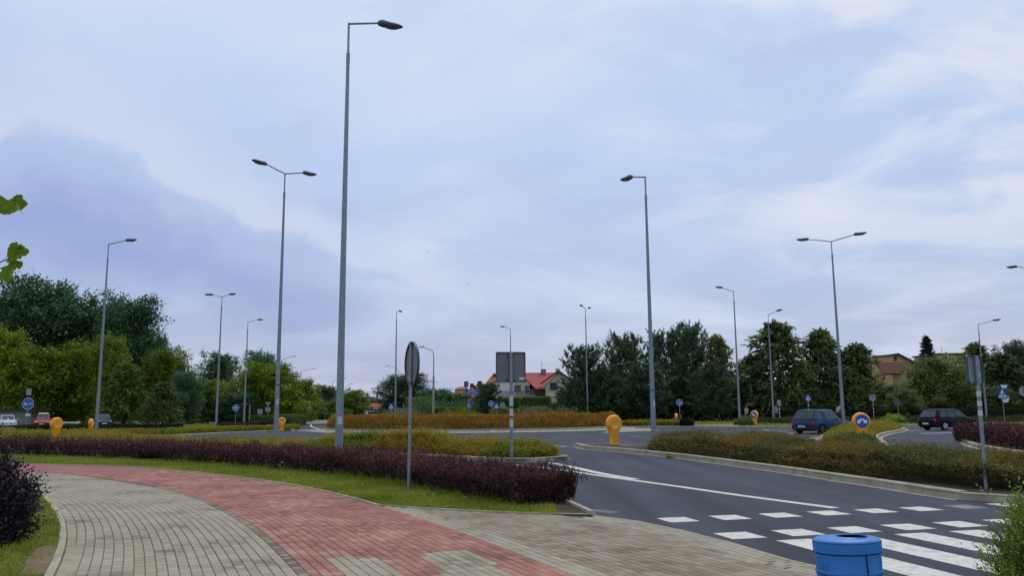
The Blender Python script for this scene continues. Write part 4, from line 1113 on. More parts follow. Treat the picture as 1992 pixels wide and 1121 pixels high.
thicket('undergrowth', 800, 960, 116, 6, 3.0, 3500, 't_dark', 'bushy dark shrubs beyond the central island')
thicket('far_wood', 560, 860, 330, 40, 9, 3500, 't_far', 'distant belt of trees along the far road')
thicket('far_wood', 1080, 2200, 150, 20, 6, 8000, 't_dark', 'dense wood behind the right-hand trees')
thicket('far_wood', -250, 560, 190, 20, 8, 8000, 't_dark', 'dense wood behind the left-hand trees')

# ------------------------------------------------------------------ trees
tree_mesh('bA', 'broad', 16, 5.5, 3.0, 't_dark', 1, nb=110, sub=7, lv=40, leaf=.42)
tree_mesh('bB', 'broad', 17, 5.5, 3.5, 't_dark', 2, nb=100, sub=7, lv=38, leaf=.42)
tree_mesh('mA', 'broad', 10, 5.2, .9, 't_light', 3, nb=120, sub=7, lv=40, leaf=.36)
tree_mesh('mB', 'broad', 9, 4.0, .7, 't_mid', 4, nb=100, sub=7, lv=36, leaf=.34)
tree_mesh('lA', 'linden', 11, 4.2, 1.0, 't_linden', 5, nb=130, sub=7, lv=30, leaf=.36)
tree_mesh('lB', 'linden', 10, 4.0, 1.0, 't_linden', 6, nb=120, sub=7, lv=30, leaf=.36)
tree_mesh('pA', 'pine', 11, 3.8, 1.0, 't_pine', 7, nb=120, sub=8, lv=30, leaf=.40, wr=.34)
tree_mesh('pB', 'pine', 12, 4.0, 1.8, 't_pine', 8, nb=115, sub=8, lv=30, leaf=.40, wr=.34)
tree_mesh('sA', 'spruce', 12, 2.6, .8, 't_spruce', 9, nb=130, sub=5, lv=28, leaf=.34, wr=.38)
tree_mesh('fA', 'broad', 10, 4.5, 1.0, 't_far', 10, nb=46, sub=5, lv=24, leaf=.45)
GL, GR_, GC = 'trees along the left road', 'trees behind the right road', 'trees beyond the roundabout'
T = tree
T('bA', 62, 122, 538, 92, 'tallest dark green tree at the far left, its top the highest', group=GL)
T('bB', 178, 126, 574, 74, 'tall dark tree just right of the tallest one on the left', group=GL)
T('bA', 246, 120, 578, 62, 'tall dark tree behind the left single-arm lamp post', group=GL)
T('bB', -70, 125, 560, 90, 'tall dark tree cut by the left edge of the picture', group=GL)
T('bB', 292, 130, 652, 34, 'dark tree leaning out right of the tall group on the left', group=GL)
T('mA', 108, 109, 668, 84, 'wide light green tree above the red car', group=GL)
T('mB', 8, 108, 640, 44, 'yellow-green tree at the left edge above the silver car', group=GL, mat='t_light')
T('mB', 10, 113, 735, 52, 'low dark tree at the left edge behind the round cycle sign', group=GL, mat='t_dark')
T('mB', 206, 108, 652, 40, 'light green tree between the tall dark trees and the left lamp post', group=GL, mat='t_light')
T('lB', 240, 99, 704, 50, 'olive lime tree just right of the left lamp post', group=GL, mat='t_mid')
T('mA', 326, 116, 676, 50, 'light green domed tree left of the double lamp post', group=GL)
T('lA', 318, 97, 744, 36, 'small olive tree with a thin trunk on the left lawn', group=GL, mat='t_linden')
T('mB', 357, 106, 722, 34, 'dark round tree just left of the double lamp post', group=GL, mat='t_dark')
T('mA', 404, 112, 736, 52, 'olive green tree behind the double lamp post', group=GL, mat='t_mid')
T('bB', 424, 138, 686, 42, 'dark tree top rising behind the double lamp post', group=GL)
T('bA', 505, 142, 684, 38, 'dark tree top rising behind the light green tree in the middle left', group=GL)
T('mA', 524, 116, 703, 66, 'big light green tree behind the second tallest lamp post', group=GL)
T('mB', 586, 128, 738, 34, 'thin light green tree leaning over the left road', group=GL, mat='t_light')
T('mB', 465, 110, 765, 36, 'low dark tree behind the round blue sign on the left', group=GL, mat='t_dark')
T('mB', 560, 122, 775, 40, 'low mid green tree beside the left road', group=GL)
T('bA', 634, 185, 750, 27, 'distant dark tree left of the tallest lamp post', group=GC, mat='t_dark')
T('mB', 612, 172, 776, 22, 'distant grey-green tree beside the left road', group=GC)
T('mA', 684, 175, 757, 30, 'distant light green tree just right of the tallest lamp post', group=GC, mat='t_light')
T('mB', 657, 180, 778, 22, 'distant tree partly behind the tallest lamp post', group=GC)
T('fA', 738, 380, 776, 26, 'far hazy green tree beside the small far houses', group=GC)
T('bA', 788, 138, 727, 50, 'large dark round tree behind the round sign back', group=GC)
T('mB', 850, 132, 757, 38, 'dark bushy tree behind the curved lamp post', group=GC, mat='t_dark')
T('mB', 885, 130, 764, 32, 'bushy tree left of the roundabout name sign', group=GC, mat='t_dark')
T('mB', 820, 124, 772, 30, 'low bushy tree right of the round sign back', group=GC)
T('pA', 948, 114, 744, 31, 'dark conifer with a thin leader in front of the orange roofs', group=GC, name='conifer', cat='conifer')
T('mB', 915, 112, 788, 22, 'dark shrub behind the small blue sign post', group=GC, mat='t_dark', name='shrub', cat='shrub')
T('mB', 975, 109, 792, 22, 'green shrub behind the three small signs', group=GC, name='shrub', cat='shrub')
for i, (k, px, d, ty, hw, lb, mt) in enumerate([
    ('pA', 1138, 100, 670, 47, 'leftmost pine, right beside the red-roofed house', None),
    ('pA', 1218, 104, 648, 52, 'pine with an airy double top left of the tall right lamp post', None),
    ('pB', 1176, 99, 706, 40, 'lower pine between the two leftmost pines', None),
    ('pB', 1300, 103, 640, 52, 'broad pine just right of the tall right lamp post', None),
    ('pA', 1345, 105, 627, 50, 'highest pine of the row', None),
    ('lB', 1404, 102, 652, 40, 'thin-topped brownish tree at the right end of the pines', 't_olive'),
    ('pB', 1258, 97, 704, 50, 'lower dark pine behind the tall right lamp post', None),
    ('pB', 1386, 96, 706, 46, 'dark pine above the one-arrow bollard', None),
    ('pA', 1116, 97, 742, 26, 'small pine leaning against the house corner', None),
    ('pB', 1440, 99, 735, 40, 'dark pine behind the single-arm lamp post on the right', None)]):
    T(k, px, d, ty, hw, lb, group='pine trees behind the roundabout' if k[0] == 'p' else GR_, mat=mt, name='pine_tree' if k[0] == 'p' else 'tree', cat='pine tree' if k[0] == 'p' else 'tree')
T('lA', 1522, 98, 626, 70, 'tallest lime tree on the right with a pointed top', group=GR_)
T('lB', 1466, 101, 690, 52, 'lime tree just left of the tallest one on the right', group=GR_)
T('lA', 1603, 99, 642, 56, 'second pointed lime tree left of the right double lamp post', group=GR_)
T('lB', 1668, 98, 669, 55, 'drooping lime tree right of the double lamp post', group=GR_)
T('lB', 1560, 96, 715, 44, 'low lime tree behind the crossing sign on the right', group=GR_)
T('lA', 1640, 95, 712, 40, 'low lime tree directly behind the right double lamp post', group=GR_)
T('mB', 1748, 106, 750, 46, 'dark bushy tree below the yellow house', group=GR_, mat='t_linden')
T('sA', 1811, 124, 655, 30, 'blue-green spruce standing right of the yellow house', group=GR_, name='spruce_tree', cat='spruce')
T('mA', 1836, 100, 690, 60, 'broad olive tree above the black car', group=GR_, mat='t_olive')
T('lB', 1902, 104, 668, 48, 'lime tree behind the square sign back on the right', group=GR_, mat='t_olive')
T('lA', 1958, 100, 690, 52, 'spreading lime tree above the crossing sign at the right', group=GR_)
T('bA', 1992, 118, 664, 48, 'blue-green round tree at the right edge of the picture', group=GR_, mat='t_pine')
T('mB', 2060, 100, 700, 60, 'tree cut off by the right edge of the picture', group=GR_)
T('mB', 1762, 93, 757, 30, 'small yellowish bushy tree left of the black car', group=GR_, mat='t_olive')
T('mB', 1790, 103, 748, 44, 'dark low tree behind the black car roof', group=GR_, mat='t_linden')
T('mB', 1868, 98, 756, 44, 'low dark tree behind the square sign back', group=GR_, mat='t_linden')
T('mB', 1930, 97, 752, 44, 'low dark tree behind the crossing sign at the right', group=GR_, mat='t_linden')

# ------------------------------------------------------------------ foreground bushes
def bush(name, c, rx, ry, h, mat, n, leaf, label, k=9, wr=.62, seed=1, twmat='twig', slen=5.0, open_=.0, base=.06, up=.75):
    r_ = np.random.default_rng(seed); root = thing(name, label, 'bush', (c[0], c[1], .04))
    ph = r_.random(n)*2*math.pi; ct = r_.random(n)**.8; rad = (r_.random(n))**.45
    lum = .70+.52*vnoise(ph*2.2, ct*3, .8, seed+4)+.20*vnoise(ph*8, ct*9, .8, seed+5)
    sxy = np.sqrt(np.clip(1-(ct*.92)**2.2, .05, 1))
    x = rx*np.cos(ph)*sxy*rad*lum; y = ry*np.sin(ph)*sxy*rad*lum; z = base+(h-base)*ct*(.45+.55*rad)*lum
    D = np.stack([x/rx, y/ry, np.full(n, up)*.8+z/h*.4], 1)+r_.normal(size=(n, 3))*.35
    sl = leaf*slen*(.6+.7*r_.random(n)); B = np.stack([x, y, z], 1)-unit(D)*(sl*.6)[:, None]
    B[:, 2] = np.maximum(B[:, 2], .03)
    Q, t = shoots(B, D, sl, k, leaf, wr, r_, .75, 0, .5)
    m = r_.random(n) < .03; Q2, t2 = shoots(B[m]+unit(D[m])*sl[m][:, None]*.4, D[m]+np.array([0, 0, .4]), sl[m]*1.5, k+2, leaf, wr, r_, .7); Q = np.concatenate([Q, Q2]); t = np.concatenate([t, t2])
    quads('foliage', Q, mat, np.clip(t, 0, 1), root)['kind'] = 'stuff'
    quads('twig', twigs(B, D, sl*1.0, .0022, r_), twmat, None, root)['kind'] = 'stuff'
    mb = MB()
    for i in range(22):
        a = r_.random()*6.28; e = r_.random()*.6; l = h*.8
        mb.tube([(0.1*rx*math.cos(a), .1*ry*math.sin(a), 0), (.4*rx*math.cos(a)*e, .4*ry*math.sin(a)*e, l*.5), (rx*.8*math.cos(a)*e, ry*.8*math.sin(a)*e, l)], [.012, .008, .004], 5, twmat)
    mb.build('stem', root)
    return root
bush('ninebark_bush', (-6.98, 10.4), .88, 1.0, 1.04, 'ninebark', 4200, .066, 'dark purple-leaved bush at the left edge in front of the brick path', k=9, wr=.62, seed=3, twmat='twig_purple', base=.0)
bush('ninebark_bush', (-8.7, 12.0), 1.4, 1.3, 1.08, 'ninebark', 2400, .066, 'second purple-leaved bush cut by the left edge of the picture', k=9, seed=4, twmat='twig_purple', base=.0)
bush('green_bush', (4.12, 6.2), .56, .5, .84, 'shrub_green', 6500, .036, 'light green bush in the lower right corner beside the blue bin', k=10, wr=.5, seed=6, slen=7.0, up=1.1)
# ================================================================== STREET LAMPS
POLE_H = 13.0
def pole_mesh():
    mb = MB(); 
    mb.tube([(0, 0, -.1), (0, 0, 12.0)], [.118, .050], 10, 'galvanised'); mb.tube([(0, 0, 11.75), (0, 0, 12.05)], [.060, .056], 10, 'galvanised')
    mb.tube([(0, 0, 12.0), (0, 0, 13.0)], [.036, .034], 8, 'galvanised')
    me = mb.mesh('pole'); me.polygons.foreach_set('use_smooth', [True]*len(me.polygons)); me.set_sharp_from_angle(angle=R(50)); return me
def arm_mesh():
    mb = MB(); mb.tube([(-.03, 0, -.03), (.02, 0, 0), (1.15, 0, .10)], [.036, .034, .030], 8, 'galvanised'); return mb.mesh('arm')
def head_mesh():
    # tapering cobra head: (x, half width, top z, bottom z)
    st = [(0, .055, .05, -.04), (.06, .10, .14, -.10), (.16, .15, .185, -.125), (.28, .17, .15, -.13), (.42, .175, .115, -.13), (.58, .165, .10, -.12), (.72, .13, .07, -.09), (.80, .06, .02, -.05), (.82, .01, -.01, -.02)]
    rings = []
    for x, w, zt, zb in st:
        rings.append([(x, w*math.cos(a), (zt if math.sin(a) > 0 else -zb)*math.sin(a)*(1 if math.sin(a) > 0 else 1)) for a in [2*math.pi*k/12 for k in range(12)]])
    mb = MB().rings(rings, 'lamp_grey'); me = mb.mesh('lamp_head'); me.polygons.foreach_set('use_smooth', [True]*len(me.polygons)); me.set_sharp_from_angle(angle=R(55)); return me
def lens_mesh():
    rings = []
    for x, w, z in ((.24, .03, -.095), (.30, .12, -.115), (.45, .14, -.13), (.60, .12, -.115), (.70, .03, -.08)):
        rings.append([(x, w*math.cos(a), z+.03*math.sin(a)) for a in [2*math.pi*k/8 for k in range(8)]])
    return MB().rings(rings, 'lamp_glass').mesh('lens')
PM, AM, HM, LM = pole_mesh(), arm_mesh(), head_mesh(), lens_mesh()
def lampost(px, by, ty, arms, label, depth=None, height=None, thick=1.0, extras=(), asc=1.0):
    """arms: list of (azimuth deg, tilt deg)"""
    x, y = at(px, depth) if depth else G(px, by)
    h = height or zat(px, ty, y)
    o = thing('street_lamp', label, 'street lamp', (x, y, 0), random.random()*6, 'street lamps round the junction'); o.rotation_euler[2] = 0
    c = link(bpy.data.objects.new('pole', PM), o); c.scale = (thick, thick, h/POLE_H)
    for az, tilt in arms:
        a = link(bpy.data.objects.new('arm', AM), o); a.location = (0, 0, h-.03); a.rotation_euler = (0, -R(tilt), R(az)); a.scale = (asc, 1, 1)
        hd = link(bpy.data.objects.new('lamp_head', HM), a); hd.location = (1.13, 0, .10); hd.rotation_euler = (0, R(3), 0); hd.scale = (1/asc*1.0, .82, .74)
        link(bpy.data.objects.new('lens', LM), hd)
    for e_ in extras:
        if e_[0] == 'sticker':
            z = e_[1]; r_ = .118-(.068*z/12); mb = MB(); n = 5
            vs = []
            for k in range(n+1):
                a = R(-90-28+56*k/n+e_[3]); vs += [((r_+.003)*math.cos(a)*thick, (r_+.003)*math.sin(a)*thick, z), ((r_+.003)*math.cos(a)*thick, (r_+.003)*math.sin(a)*thick, z+e_[2])]
            mb.add(vs, [(2*k, 2*k+2, 2*k+3, 2*k+1) for k in range(n)], 'sticker_white').build('sticker', o, fix=False)
        elif e_[0] == 'clamp':
            mb = MB(); mb.tube([(0, 0, e_[1]), (0, 0, e_[1]+.05)], [.125*thick]*2, 10, 'sign_rim'); mb.box((.15*thick, -.02, e_[1]+.02), (.08, .03, .04), 'sign_rim'); mb.build('clamp', o)
        elif e_[0] == 'hatch':
            MB().box((.0, -.108*thick, .75), (.09, .02, .42), 'galvanised').build('hatch', o)
    return o
lampost(661, 0, 44, [(24, 6)], 'tallest and nearest lamp post with one arm to the right, standing in the barberry hedge', depth=23.4, extras=(('sticker', 1.28, .22, 20), ('hatch',)), asc=.8)
lampost(538.5, 0, 337, [(226, 9), (46, 9)], 'double-armed lamp post just left of the tallest one, its left arm rising steeply', depth=39.0, extras=(('clamp', 2.9), ('sticker', 2.0, .25, 30)), asc=.9)
lampost(1270, 0, 343, [(122, 8)], 'lamp post with a single short arm to the left, in the brown juniper island', depth=34.2, extras=(('clamp', 2.4), ('sticker', 1.75, .22, 20), ('hatch',)), asc=.75)
lampost(1639, 0, 469, [(151, 8), (-29, 8)], 'double-armed lamp post right behind the blue estate car', depth=52.5, asc=1.25)
lampost(190, 0, 475, [(-4, 7)], 'lamp post at the left with a single arm to the right, beside two orange bollards', depth=54.5, asc=1.05)
lampost(422, 0, 578, [(190, 8), (-20, 8)], 'double-armed lamp post on the left in front of the dark round tree', depth=78, asc=.75)
lampost(475.5, 0, 627, [(-18, 6)], 'single-arm lamp post on the left beside the round blue sign', depth=98, asc=1.2, thick=1.1)
lampost(769, 0, 606, [(75, 5)], 'lamp post seen end-on with its head pointing away, left of the round sign back', depth=96, thick=1.1, asc=.7)
lampost(1143, 0, 601, [(243, 9), (63, 9)], 'far double-armed lamp post in front of the leftmost pine', depth=97, asc=.85, thick=1.1)
lampost(994, 0, 640, [(212, 9)], 'far lamp post rising behind the big square sign back', depth=118, asc=.9, thick=1.2)
lampost(1438, 0, 567, [(200, 10)], 'single-arm lamp post in front of the pines, left of the one-arrow bollard', depth=80, asc=1.15, thick=1.1)
lampost(1504, 0, 613, [(-64, 9)], 'slender mossy lamp post in front of the tallest lime tree', depth=88, asc=1.2)
lampost(1918, 0, 631, [(-48, 8)], 'lamp post behind the square sign back at the right', depth=87, asc=1.3)
lampost(2041, 0, 522, [(178, 3)], 'lamp post whose arm enters the picture at the right edge', depth=60, asc=1.1)
# older curved concrete lamp posts
def old_lamp(px, depth, topy, az, reach, label, low='bark'):
    x, y = at(px, depth); h = zat(px, topy, depth)
    o = thing('old_street_lamp', label, 'street lamp', (x, y, 0), R(az), 'old curved lamp posts')
    MB().tube([(0, 0, 0), (0, 0, h*.62)], [.17, .12], 8, 'concrete').build('post', o, smooth=50)
    pts = [(0, 0, h*.60), (0, 0, h*.88)]+[(reach*.30*(1-math.cos(a)), 0, h*.88+h*.085*math.sin(a)) for a in (.4, .8, 1.2, 1.5)]+[(reach, 0, h)]
    MB().tube(pts, [.07, .06, .055, .05, .05, .045, .04], 8, 'galvanised').build('arm', o, smooth=50)
    mb = MB(); mb.rings([[(reach-.1+x_, w*math.cos(a), h+.02+w*.5*math.sin(a)) for a in [6.283*k/8 for k in range(8)]] for x_, w in ((0, .05), (.15, .13), (.6, .14), (.8, .04))], 'lamp_grey').build('lamp_head', o, smooth=50)
    return o
old_lamp(843, 104, 676, 180, 1.3, 'old curved lamp post right of the round sign back, a bird on its head')
old_lamp(544, 150, 694, 0, 2.1, 'old curved lamp post whose arm shows right of the double-armed post')
old_lamp(582, 190, 718, 0, 2.9, 'old curved lamp post above the light green tree by the left road')
old_lamp(645.5, 190, 737, 0, 2.6, 'old curved lamp post just left of the tallest lamp post, far up the road')
old_lamp(670.5, 225, 748, 0, 1.6, 'far old lamp post just right of the tallest lamp post')
old_lamp(774, 190, 712, 180, 2.3, 'old curved lamp post whose arm shows left of the end-on lamp post')
old_lamp(766, 270, 731, 180, 2.0, 'farthest old lamp post, its arm showing in front of the dark round tree')
bx, by_ = at(822, 104); bz = zat(822, 676, 104)
def bird(c, s, label, flying=False, rz=0):
    o = thing('bird', label, 'bird', c, rz)
    b = MB(); b.rings([[(x*s, w*s*math.cos(a), z*s+w*s*math.sin(a)) for a in [6.283*k/6 for k in range(6)]] for x, w, z in ((-.22, .01, -.02), (-.08, .05, 0), (.05, .07, .03), (.12, .04, .08), (.17, .035, .11), (.22, .005, .10))], 'black').build('body', o, smooth=60)
    if flying:
        for sg in (-1, 1): MB().add([(-.05*s, 0, .03*s), (.08*s, 0, .04*s), (.04*s, sg*.28*s, .16*s), (-.06*s, sg*.30*s, .15*s), (-.02*s, sg*.55*s, .06*s)], [(0, 1, 2, 3), (3, 2, 4)], 'black').build('wing', o)
    else:
        for sg in (-1, 1): MB().tube([(0, sg*.02*s, 0), (0, sg*.02*s, -.09*s)], .006*s, 4, 'black').build('leg', o)
bird((bx, by_, bz+.17), .8, 'small dark bird perched on the head of the curved lamp post')
for px, py, d, rz, lb in ((830, 491, 60, 1.0, 'dark bird in flight, the leftmost in the sky'), (911, 553, 60, 2.0, 'dark bird in flight low in the sky, above the square sign back'), (908, 490, 110, .3, 'tiny distant bird in flight, left of a second one'), (926, 494, 110, 2.4, 'tiny distant bird in flight, right of its neighbour')):
    x, y = at(px, d); bird((x, y, zat(px, py, d)), .38, lb, True, rz)

# ================================================================== SIGNS
def circle(r, n=28, cx=0, cy=0): return [(cx+r*math.cos(2*math.pi*k/n), cy+r*math.sin(2*math.pi*k/n)) for k in range(n)]
def rrect(w, h, r=.05, n=4):
    p = []
    for cx, cy, a0 in ((w/2-r, h/2-r, 0), (-w/2+r, h/2-r, 90), (-w/2+r, -h/2+r, 180), (w/2-r, -h/2+r, 270)):
        for k in range(n+1): a = R(a0+90*k/n); p.append((cx+r*math.cos(a), cy+r*math.sin(a)))
    return p
FACE = Matrix(((1, 0, 0, 0), (0, 0, -1, 0), (0, 1, 0, 0), (0, 0, 0, 1)))   # local xy -> xz plane, +z -> towards -y (the reader)
def flat(mb, poly, mat, z, y0):                              # flat figure at height z, lying at y = y0 (front of the plate)
    b = len(poly); mb.add([(p[0], y0, z+p[1]) for p in poly], [tuple(range(b))], mat)
def person_fig(s=1.0, cx=0, cy=0):
    P = [[(x*s+cx, y*s+cy) for x, y in q] for q in (
        circle(.10, 10, 0, .80), [(-.10, .66), (.12, .66), (.10, .30), (-.08, .30)], [(-.08, .32), (.02, .32), (-.12, -.05), (-.26, -.02)], [(.0, .32), (.10, .32), (.26, -.04), (.14, -.06)],
        [(-.09, .64), (-.05, .54), (-.26, .30), (-.32, .36)], [(.10, .64), (.05, .54), (.26, .36), (.31, .43)])]
    return P
def bike_fig(s=1.0, cx=0, cy=0):
    P = []
    for wx in (-.36, .36):
        o_, i_ = circle(.26, 14, wx, 0), circle(.19, 14, wx, 0)
        for k in range(14): P.append([o_[k], o_[(k+1) % 14], i_[(k+1) % 14], i_[k]])
    def bar(a, b, w=.05):
        d = Vector((b[0]-a[0], b[1]-a[1])).normalized(); n_ = (-d.y*w/2, d.x*w/2)
        P.append([(a[0]+n_[0], a[1]+n_[1]), (b[0]+n_[0], b[1]+n_[1]), (b[0]-n_[0], b[1]-n_[1]), (a[0]-n_[0], a[1]-n_[1])])
    for a, b in (((-.36, 0), (-.14, .34)), ((-.14, .34), (.24, .34)), ((.36, 0), (.20, .46)), ((-.36, 0), (.0, 0)), ((.0, 0), (.24, .34)), ((0, 0), (-.18, .44)), ((-.28, .45), (-.08, .45)), ((.12, .47), (.28, .47))): bar(a, b)
    return [[(x*s+cx, y*s+cy) for x, y in q] for q in P]
def post(o, h, r=.03, mat='galvanised', bands=(), bandmat='white', lean=(0, 0)):
    T = Matrix.Shear('XY', 4, (0, 0)); 
    pts = [(0, 0, -.08), (lean[0]*h, lean[1]*h, h)]
    MB().tube(pts, r, 10, mat).build('post', o, smooth=50)
    for z, l in bands:
        MB().tube([(lean[0]*z, lean[1]*z, z), (lean[0]*(z+l), lean[1]*(z+l), z+l)], r+.004, 10, bandmat).build('reflective_band', o, smooth=50)
def plate(o, poly, z, mat_front, mat_back, name='sign_plate', rim=True, y0=-.035, th=.02, x0=0, T=None, rimh=.014):
    n = len(poly); mb = MB()
    F = [(p[0]+x0, y0-th/2, z+p[1]) for p in poly]; B = [(p[0]+x0, y0+th/2, z+p[1]) for p in poly]
    mb.add(F, [tuple(range(n))], mat_front); mb.add(B, [tuple(range(n))[::-1]], mat_back)
    mb.add(F+B, [(k, (k+1) % n, n+(k+1) % n, n+k) for k in range(n)], 'sign_rim')
    p = mb.build(name, o)
    if rim:
        mr = MB(); c = (sum(q[0] for q in poly)/n, sum(q[1] for q in poly)/n)
        I = []
        for q in poly:
            dx_, dz_ = q[0]-c[0], q[1]-c[1]; l = math.hypot(dx_, dz_); k = (l-.02)/l
            I.append((c[0]+dx_*k, c[1]+dz_*k))
        O2 = [(q[0]+x0, y0+th/2+.002, z+q[1]) for q in poly]; O3 = [(q[0]+x0, y0+th/2+rimh, z+q[1]) for q in poly]; I3 = [(q[0]+x0, y0+th/2+rimh, z+q[1]) for q in I]; I2 = [(q[0]+x0, y0+th/2+.002, z+q[1]) for q in I]
        for A_, B_ in ((O2, O3), (O3, I3), (I3, I2)):
            mr.add(A_+B_, [(k, (k+1) % n, n+(k+1) % n, n+k) for k in range(n)], 'sign_rim')
        mr.build('rim', p)
    return p
def symbols(p, figs, z, y, mat='white', name='pictogram'):
    mb = MB()
    for f in figs: flat(mb, f, mat, z, y)
    return mb.build(name, p)
def signpost(px, by, label, face_az=0, depth=None, cat='road sign', name='road_sign', group=None):
    x, y = at(px, depth) if depth else G(px, by, .1)
    return thing(name, label, cat, (x, y, .1), R(face_az), group)
def text(s, size, parent, loc, mat, rot=(R(90), 0, 0), align='CENTER', name='lettering', ext=.0015):
    c = bpy.data.curves.new(name, 'FONT'); c.body = s; c.size = size; c.align_x = align; c.align_y = 'CENTER'; c.extrude = ext; c.resolution_u = 2; c.space_line = .85
    t = bpy.data.objects.new(name, c); COL.objects.link(t)
    bpy.context.view_layer.update(); me = bpy.data.meshes.new_from_object(t.evaluated_get(bpy.context.evaluated_depsgraph_get())); bpy.data.objects.remove(t)
    me.name = name; me.materials.clear(); me.materials.append(MATS[mat]); o = link(bpy.data.objects.new(name, me), parent); o.location = loc; o.rotation_euler = rot
    return o
def cross_sign(px, depth, zc, label, s=.6, az=0, stripes=False, adults=1, base=.1, post_h=None):
    o = signpost(px, 0, label, az, depth); z = zc-.1
    post(o, z+s*.5, .035, bands=[(.3+k*.4, .2) for k in range(5)] if stripes else (), bandmat='red')
    if stripes: 
        for k in range(5): MB().tube([(0, 0, .5+k*.4), (0, 0, .7+k*.4)], .039, 10, 'white').build('reflective_band', o, smooth=50)
    p = plate(o, rrect(s, s, .04), z, 'sign_blue_dark', 'sign_back', rim=False)
    w = s*.40; tri = [(-w, -s*.36), (w, -s*.36), (0, s*.40)]
    mb = MB(); flat(mb, tri, 'white', z, -.048); flat(mb, [(-w, -s*.43), (w, -s*.43), (w, -s*.38), (-w, -s*.38)], 'white', z, -.0485)
    mb.build('white_triangle', p)
    figs = person_fig(s*.48, -.02*s if adults == 1 else .10*s, -.27*s)
    if adults == 2: figs += person_fig(s*.38, -.14*s, -.27*s)
    symbols(p, figs, z, -.0505, 'black')
    for k in range(4): symbols(p, [[(-w*.7+k*w*.4, -s*.345), (-w*.7+k*w*.4+w*.2, -s*.345), (-w*.7+k*w*.4+w*.2, -s*.30), (-w*.7+k*w*.4, -s*.30)]], z, -.0500, 'black', 'stripe')
    return o, p
def round_sign(px, depth, zc, label, r=.3, az=0, divide='h', post_r=.03, extra=None, sx=1.0):
    o = signpost(px, 0, label, az, depth); z = zc-.1; post(o, z+r*.9, post_r)
    p = plate(o, circle(r), z, 'sign_blue', 'sign_back', rim=False)
    ring_o, ring_i = circle(r*.985), circle(r*.93)
    symbols(p, [[ring_o[k], ring_o[(k+1) % 28], ring_i[(k+1) % 28], ring_i[k]] for k in range(28)], z, -.0475, 'white', 'ring')
    if divide == 'h':
        symbols(p, [[(-r*.9, -.012), (r*.9, -.012), (r*.9, .02), (-r*.9, .02)]], z, -.048, 'white', 'bar')
        symbols(p, person_fig(r*.62, -.10*r, .13*r)+person_fig(r*.45, .22*r, .13*r), z, -.0485)
        symbols(p, bike_fig(r*.62, 0, -.45*r), z, -.0485)
    else:
        symbols(p, [[(-.012, -r*.9), (.012, -r*.9), (.012, r*.9), (-.012, r*.9)]], z, -.048, 'white', 'bar')
        a, b = ((-.45*r, .47*r) if divide == 'v' else (.45*r, -.47*r))
        symbols(p, bike_fig(r*.55, a, -.08*r), z, -.0485); symbols(p, person_fig(r*.62, b-.06*r, -.25*r)+person_fig(r*.45, b+.2*r, -.25*r), z, -.0485)
    return o, p
def back_sign(px, depth, zc, shape, label, az=0, post_r=.03, stripes=False, mat='sign_back_pale', more=()):
    o = signpost(px, 0, label, az, depth); z = zc-.1
    top_ = max(z+max(q[1] for q in shape)*.85, *[m[1]-.1+.15 for m in more], 0)
    MB().tube([(0, -.0, -.08), (0, 0, top_)], post_r, 10, 'galvanised').build('post', o, smooth=50)
    if stripes:
        for k in range(5):
            MB().tube([(0, 0, .3+k*.4), (0, 0, .5+k*.4)], post_r+.004, 10, 'red').build('reflective_band', o, smooth=50)
            MB().tube([(0, 0, .5+k*.4), (0, 0, .7+k*.4)], post_r+.004, 10, 'white').build('reflective_band', o, smooth=50)
    plate(o, shape, z, 'white', mat, rim=True, y0=-.045)
    for sh, z2 in more: plate(o, sh, z2-.1, 'white', mat, rim=True, y0=-.045)
    return o
# --- S1: round sign seen nearly edge-on, on the lawn
x, y = G(795, 956, .05)
s1 = thing('road_sign', 'round sign seen almost edge-on on a thin post in the lawn strip', 'road sign', (x, y, .04), R(180-66))
h1 = zat(801, 663, y)
post(s1, h1-.04-.02, .033, lean=(.005, -.008))
pl = plate(s1, [(.46*math.cos(a), .46*math.sin(a)) for a in [6.2832*k/36 for k in range(36)]], h1-.52, 'white', 'sign_back', y0=-.055, rimh=.03)
MB().box((0, -.02, h1-.10), (.12, .05, .05), 'sign_rim').build('bracket', s1); MB().box((0, -.02, h1-.92), (.12, .05, .05), 'sign_rim').build('bracket', s1)
MB().box((.27, -.0425, h1-.80), (.07, .004, .06), 'sticker_white').build('sticker', pl)
# --- S2: big square sign back in the hedge
x, y = G(996, 952, .05); y0_ = y
s2 = thing('road_sign', 'big square sign seen from behind on a post rising out of the barberry hedge', 'road sign', (x, y, .04), R(180+9))
ht = zat(993, 685, y); hb = zat(993, 745, y); hh = ht-hb; ww = 58/FPX*y
post(s2, ht-.05, .036, bands=[(zat(990, 792, y)-.04, zat(990, 770, y)-zat(990, 792, y)), (zat(990, 812, y)-.04, .17), (zat(990, 832, y)-.04, .16)], bandmat='sticker_white')
MB().tube([(0, 0, zat(990, 797, y)-.02), (0, 0, zat(990, 797, y)+.03)], .044, 10, 'sign_rim').build('clamp', s2); MB().tube([(0, 0, zat(990, 812, y)-.05), (0, 0, zat(990, 812, y)-.02)], .044, 10, 'sign_rim').build('clamp', s2)
pl = plate(s2, rrect(ww, hh, .03), (ht+hb)/2-.04, 'white', 'sign_back', y0=-.062, rimh=.03, th=.025)
MB().box((-.0, -.03, hb+.02), (.16, .05, .03), 'sign_rim').build('bracket', s2); MB().box((0, -.03, ht-.10), (.16, .05, .03), 'sign_rim').build('bracket', s2)
lab_ = MB().box((-.245, -.0465, hb+.05), (.135, .004, .055), 'sticker_white').build('sticker', pl)
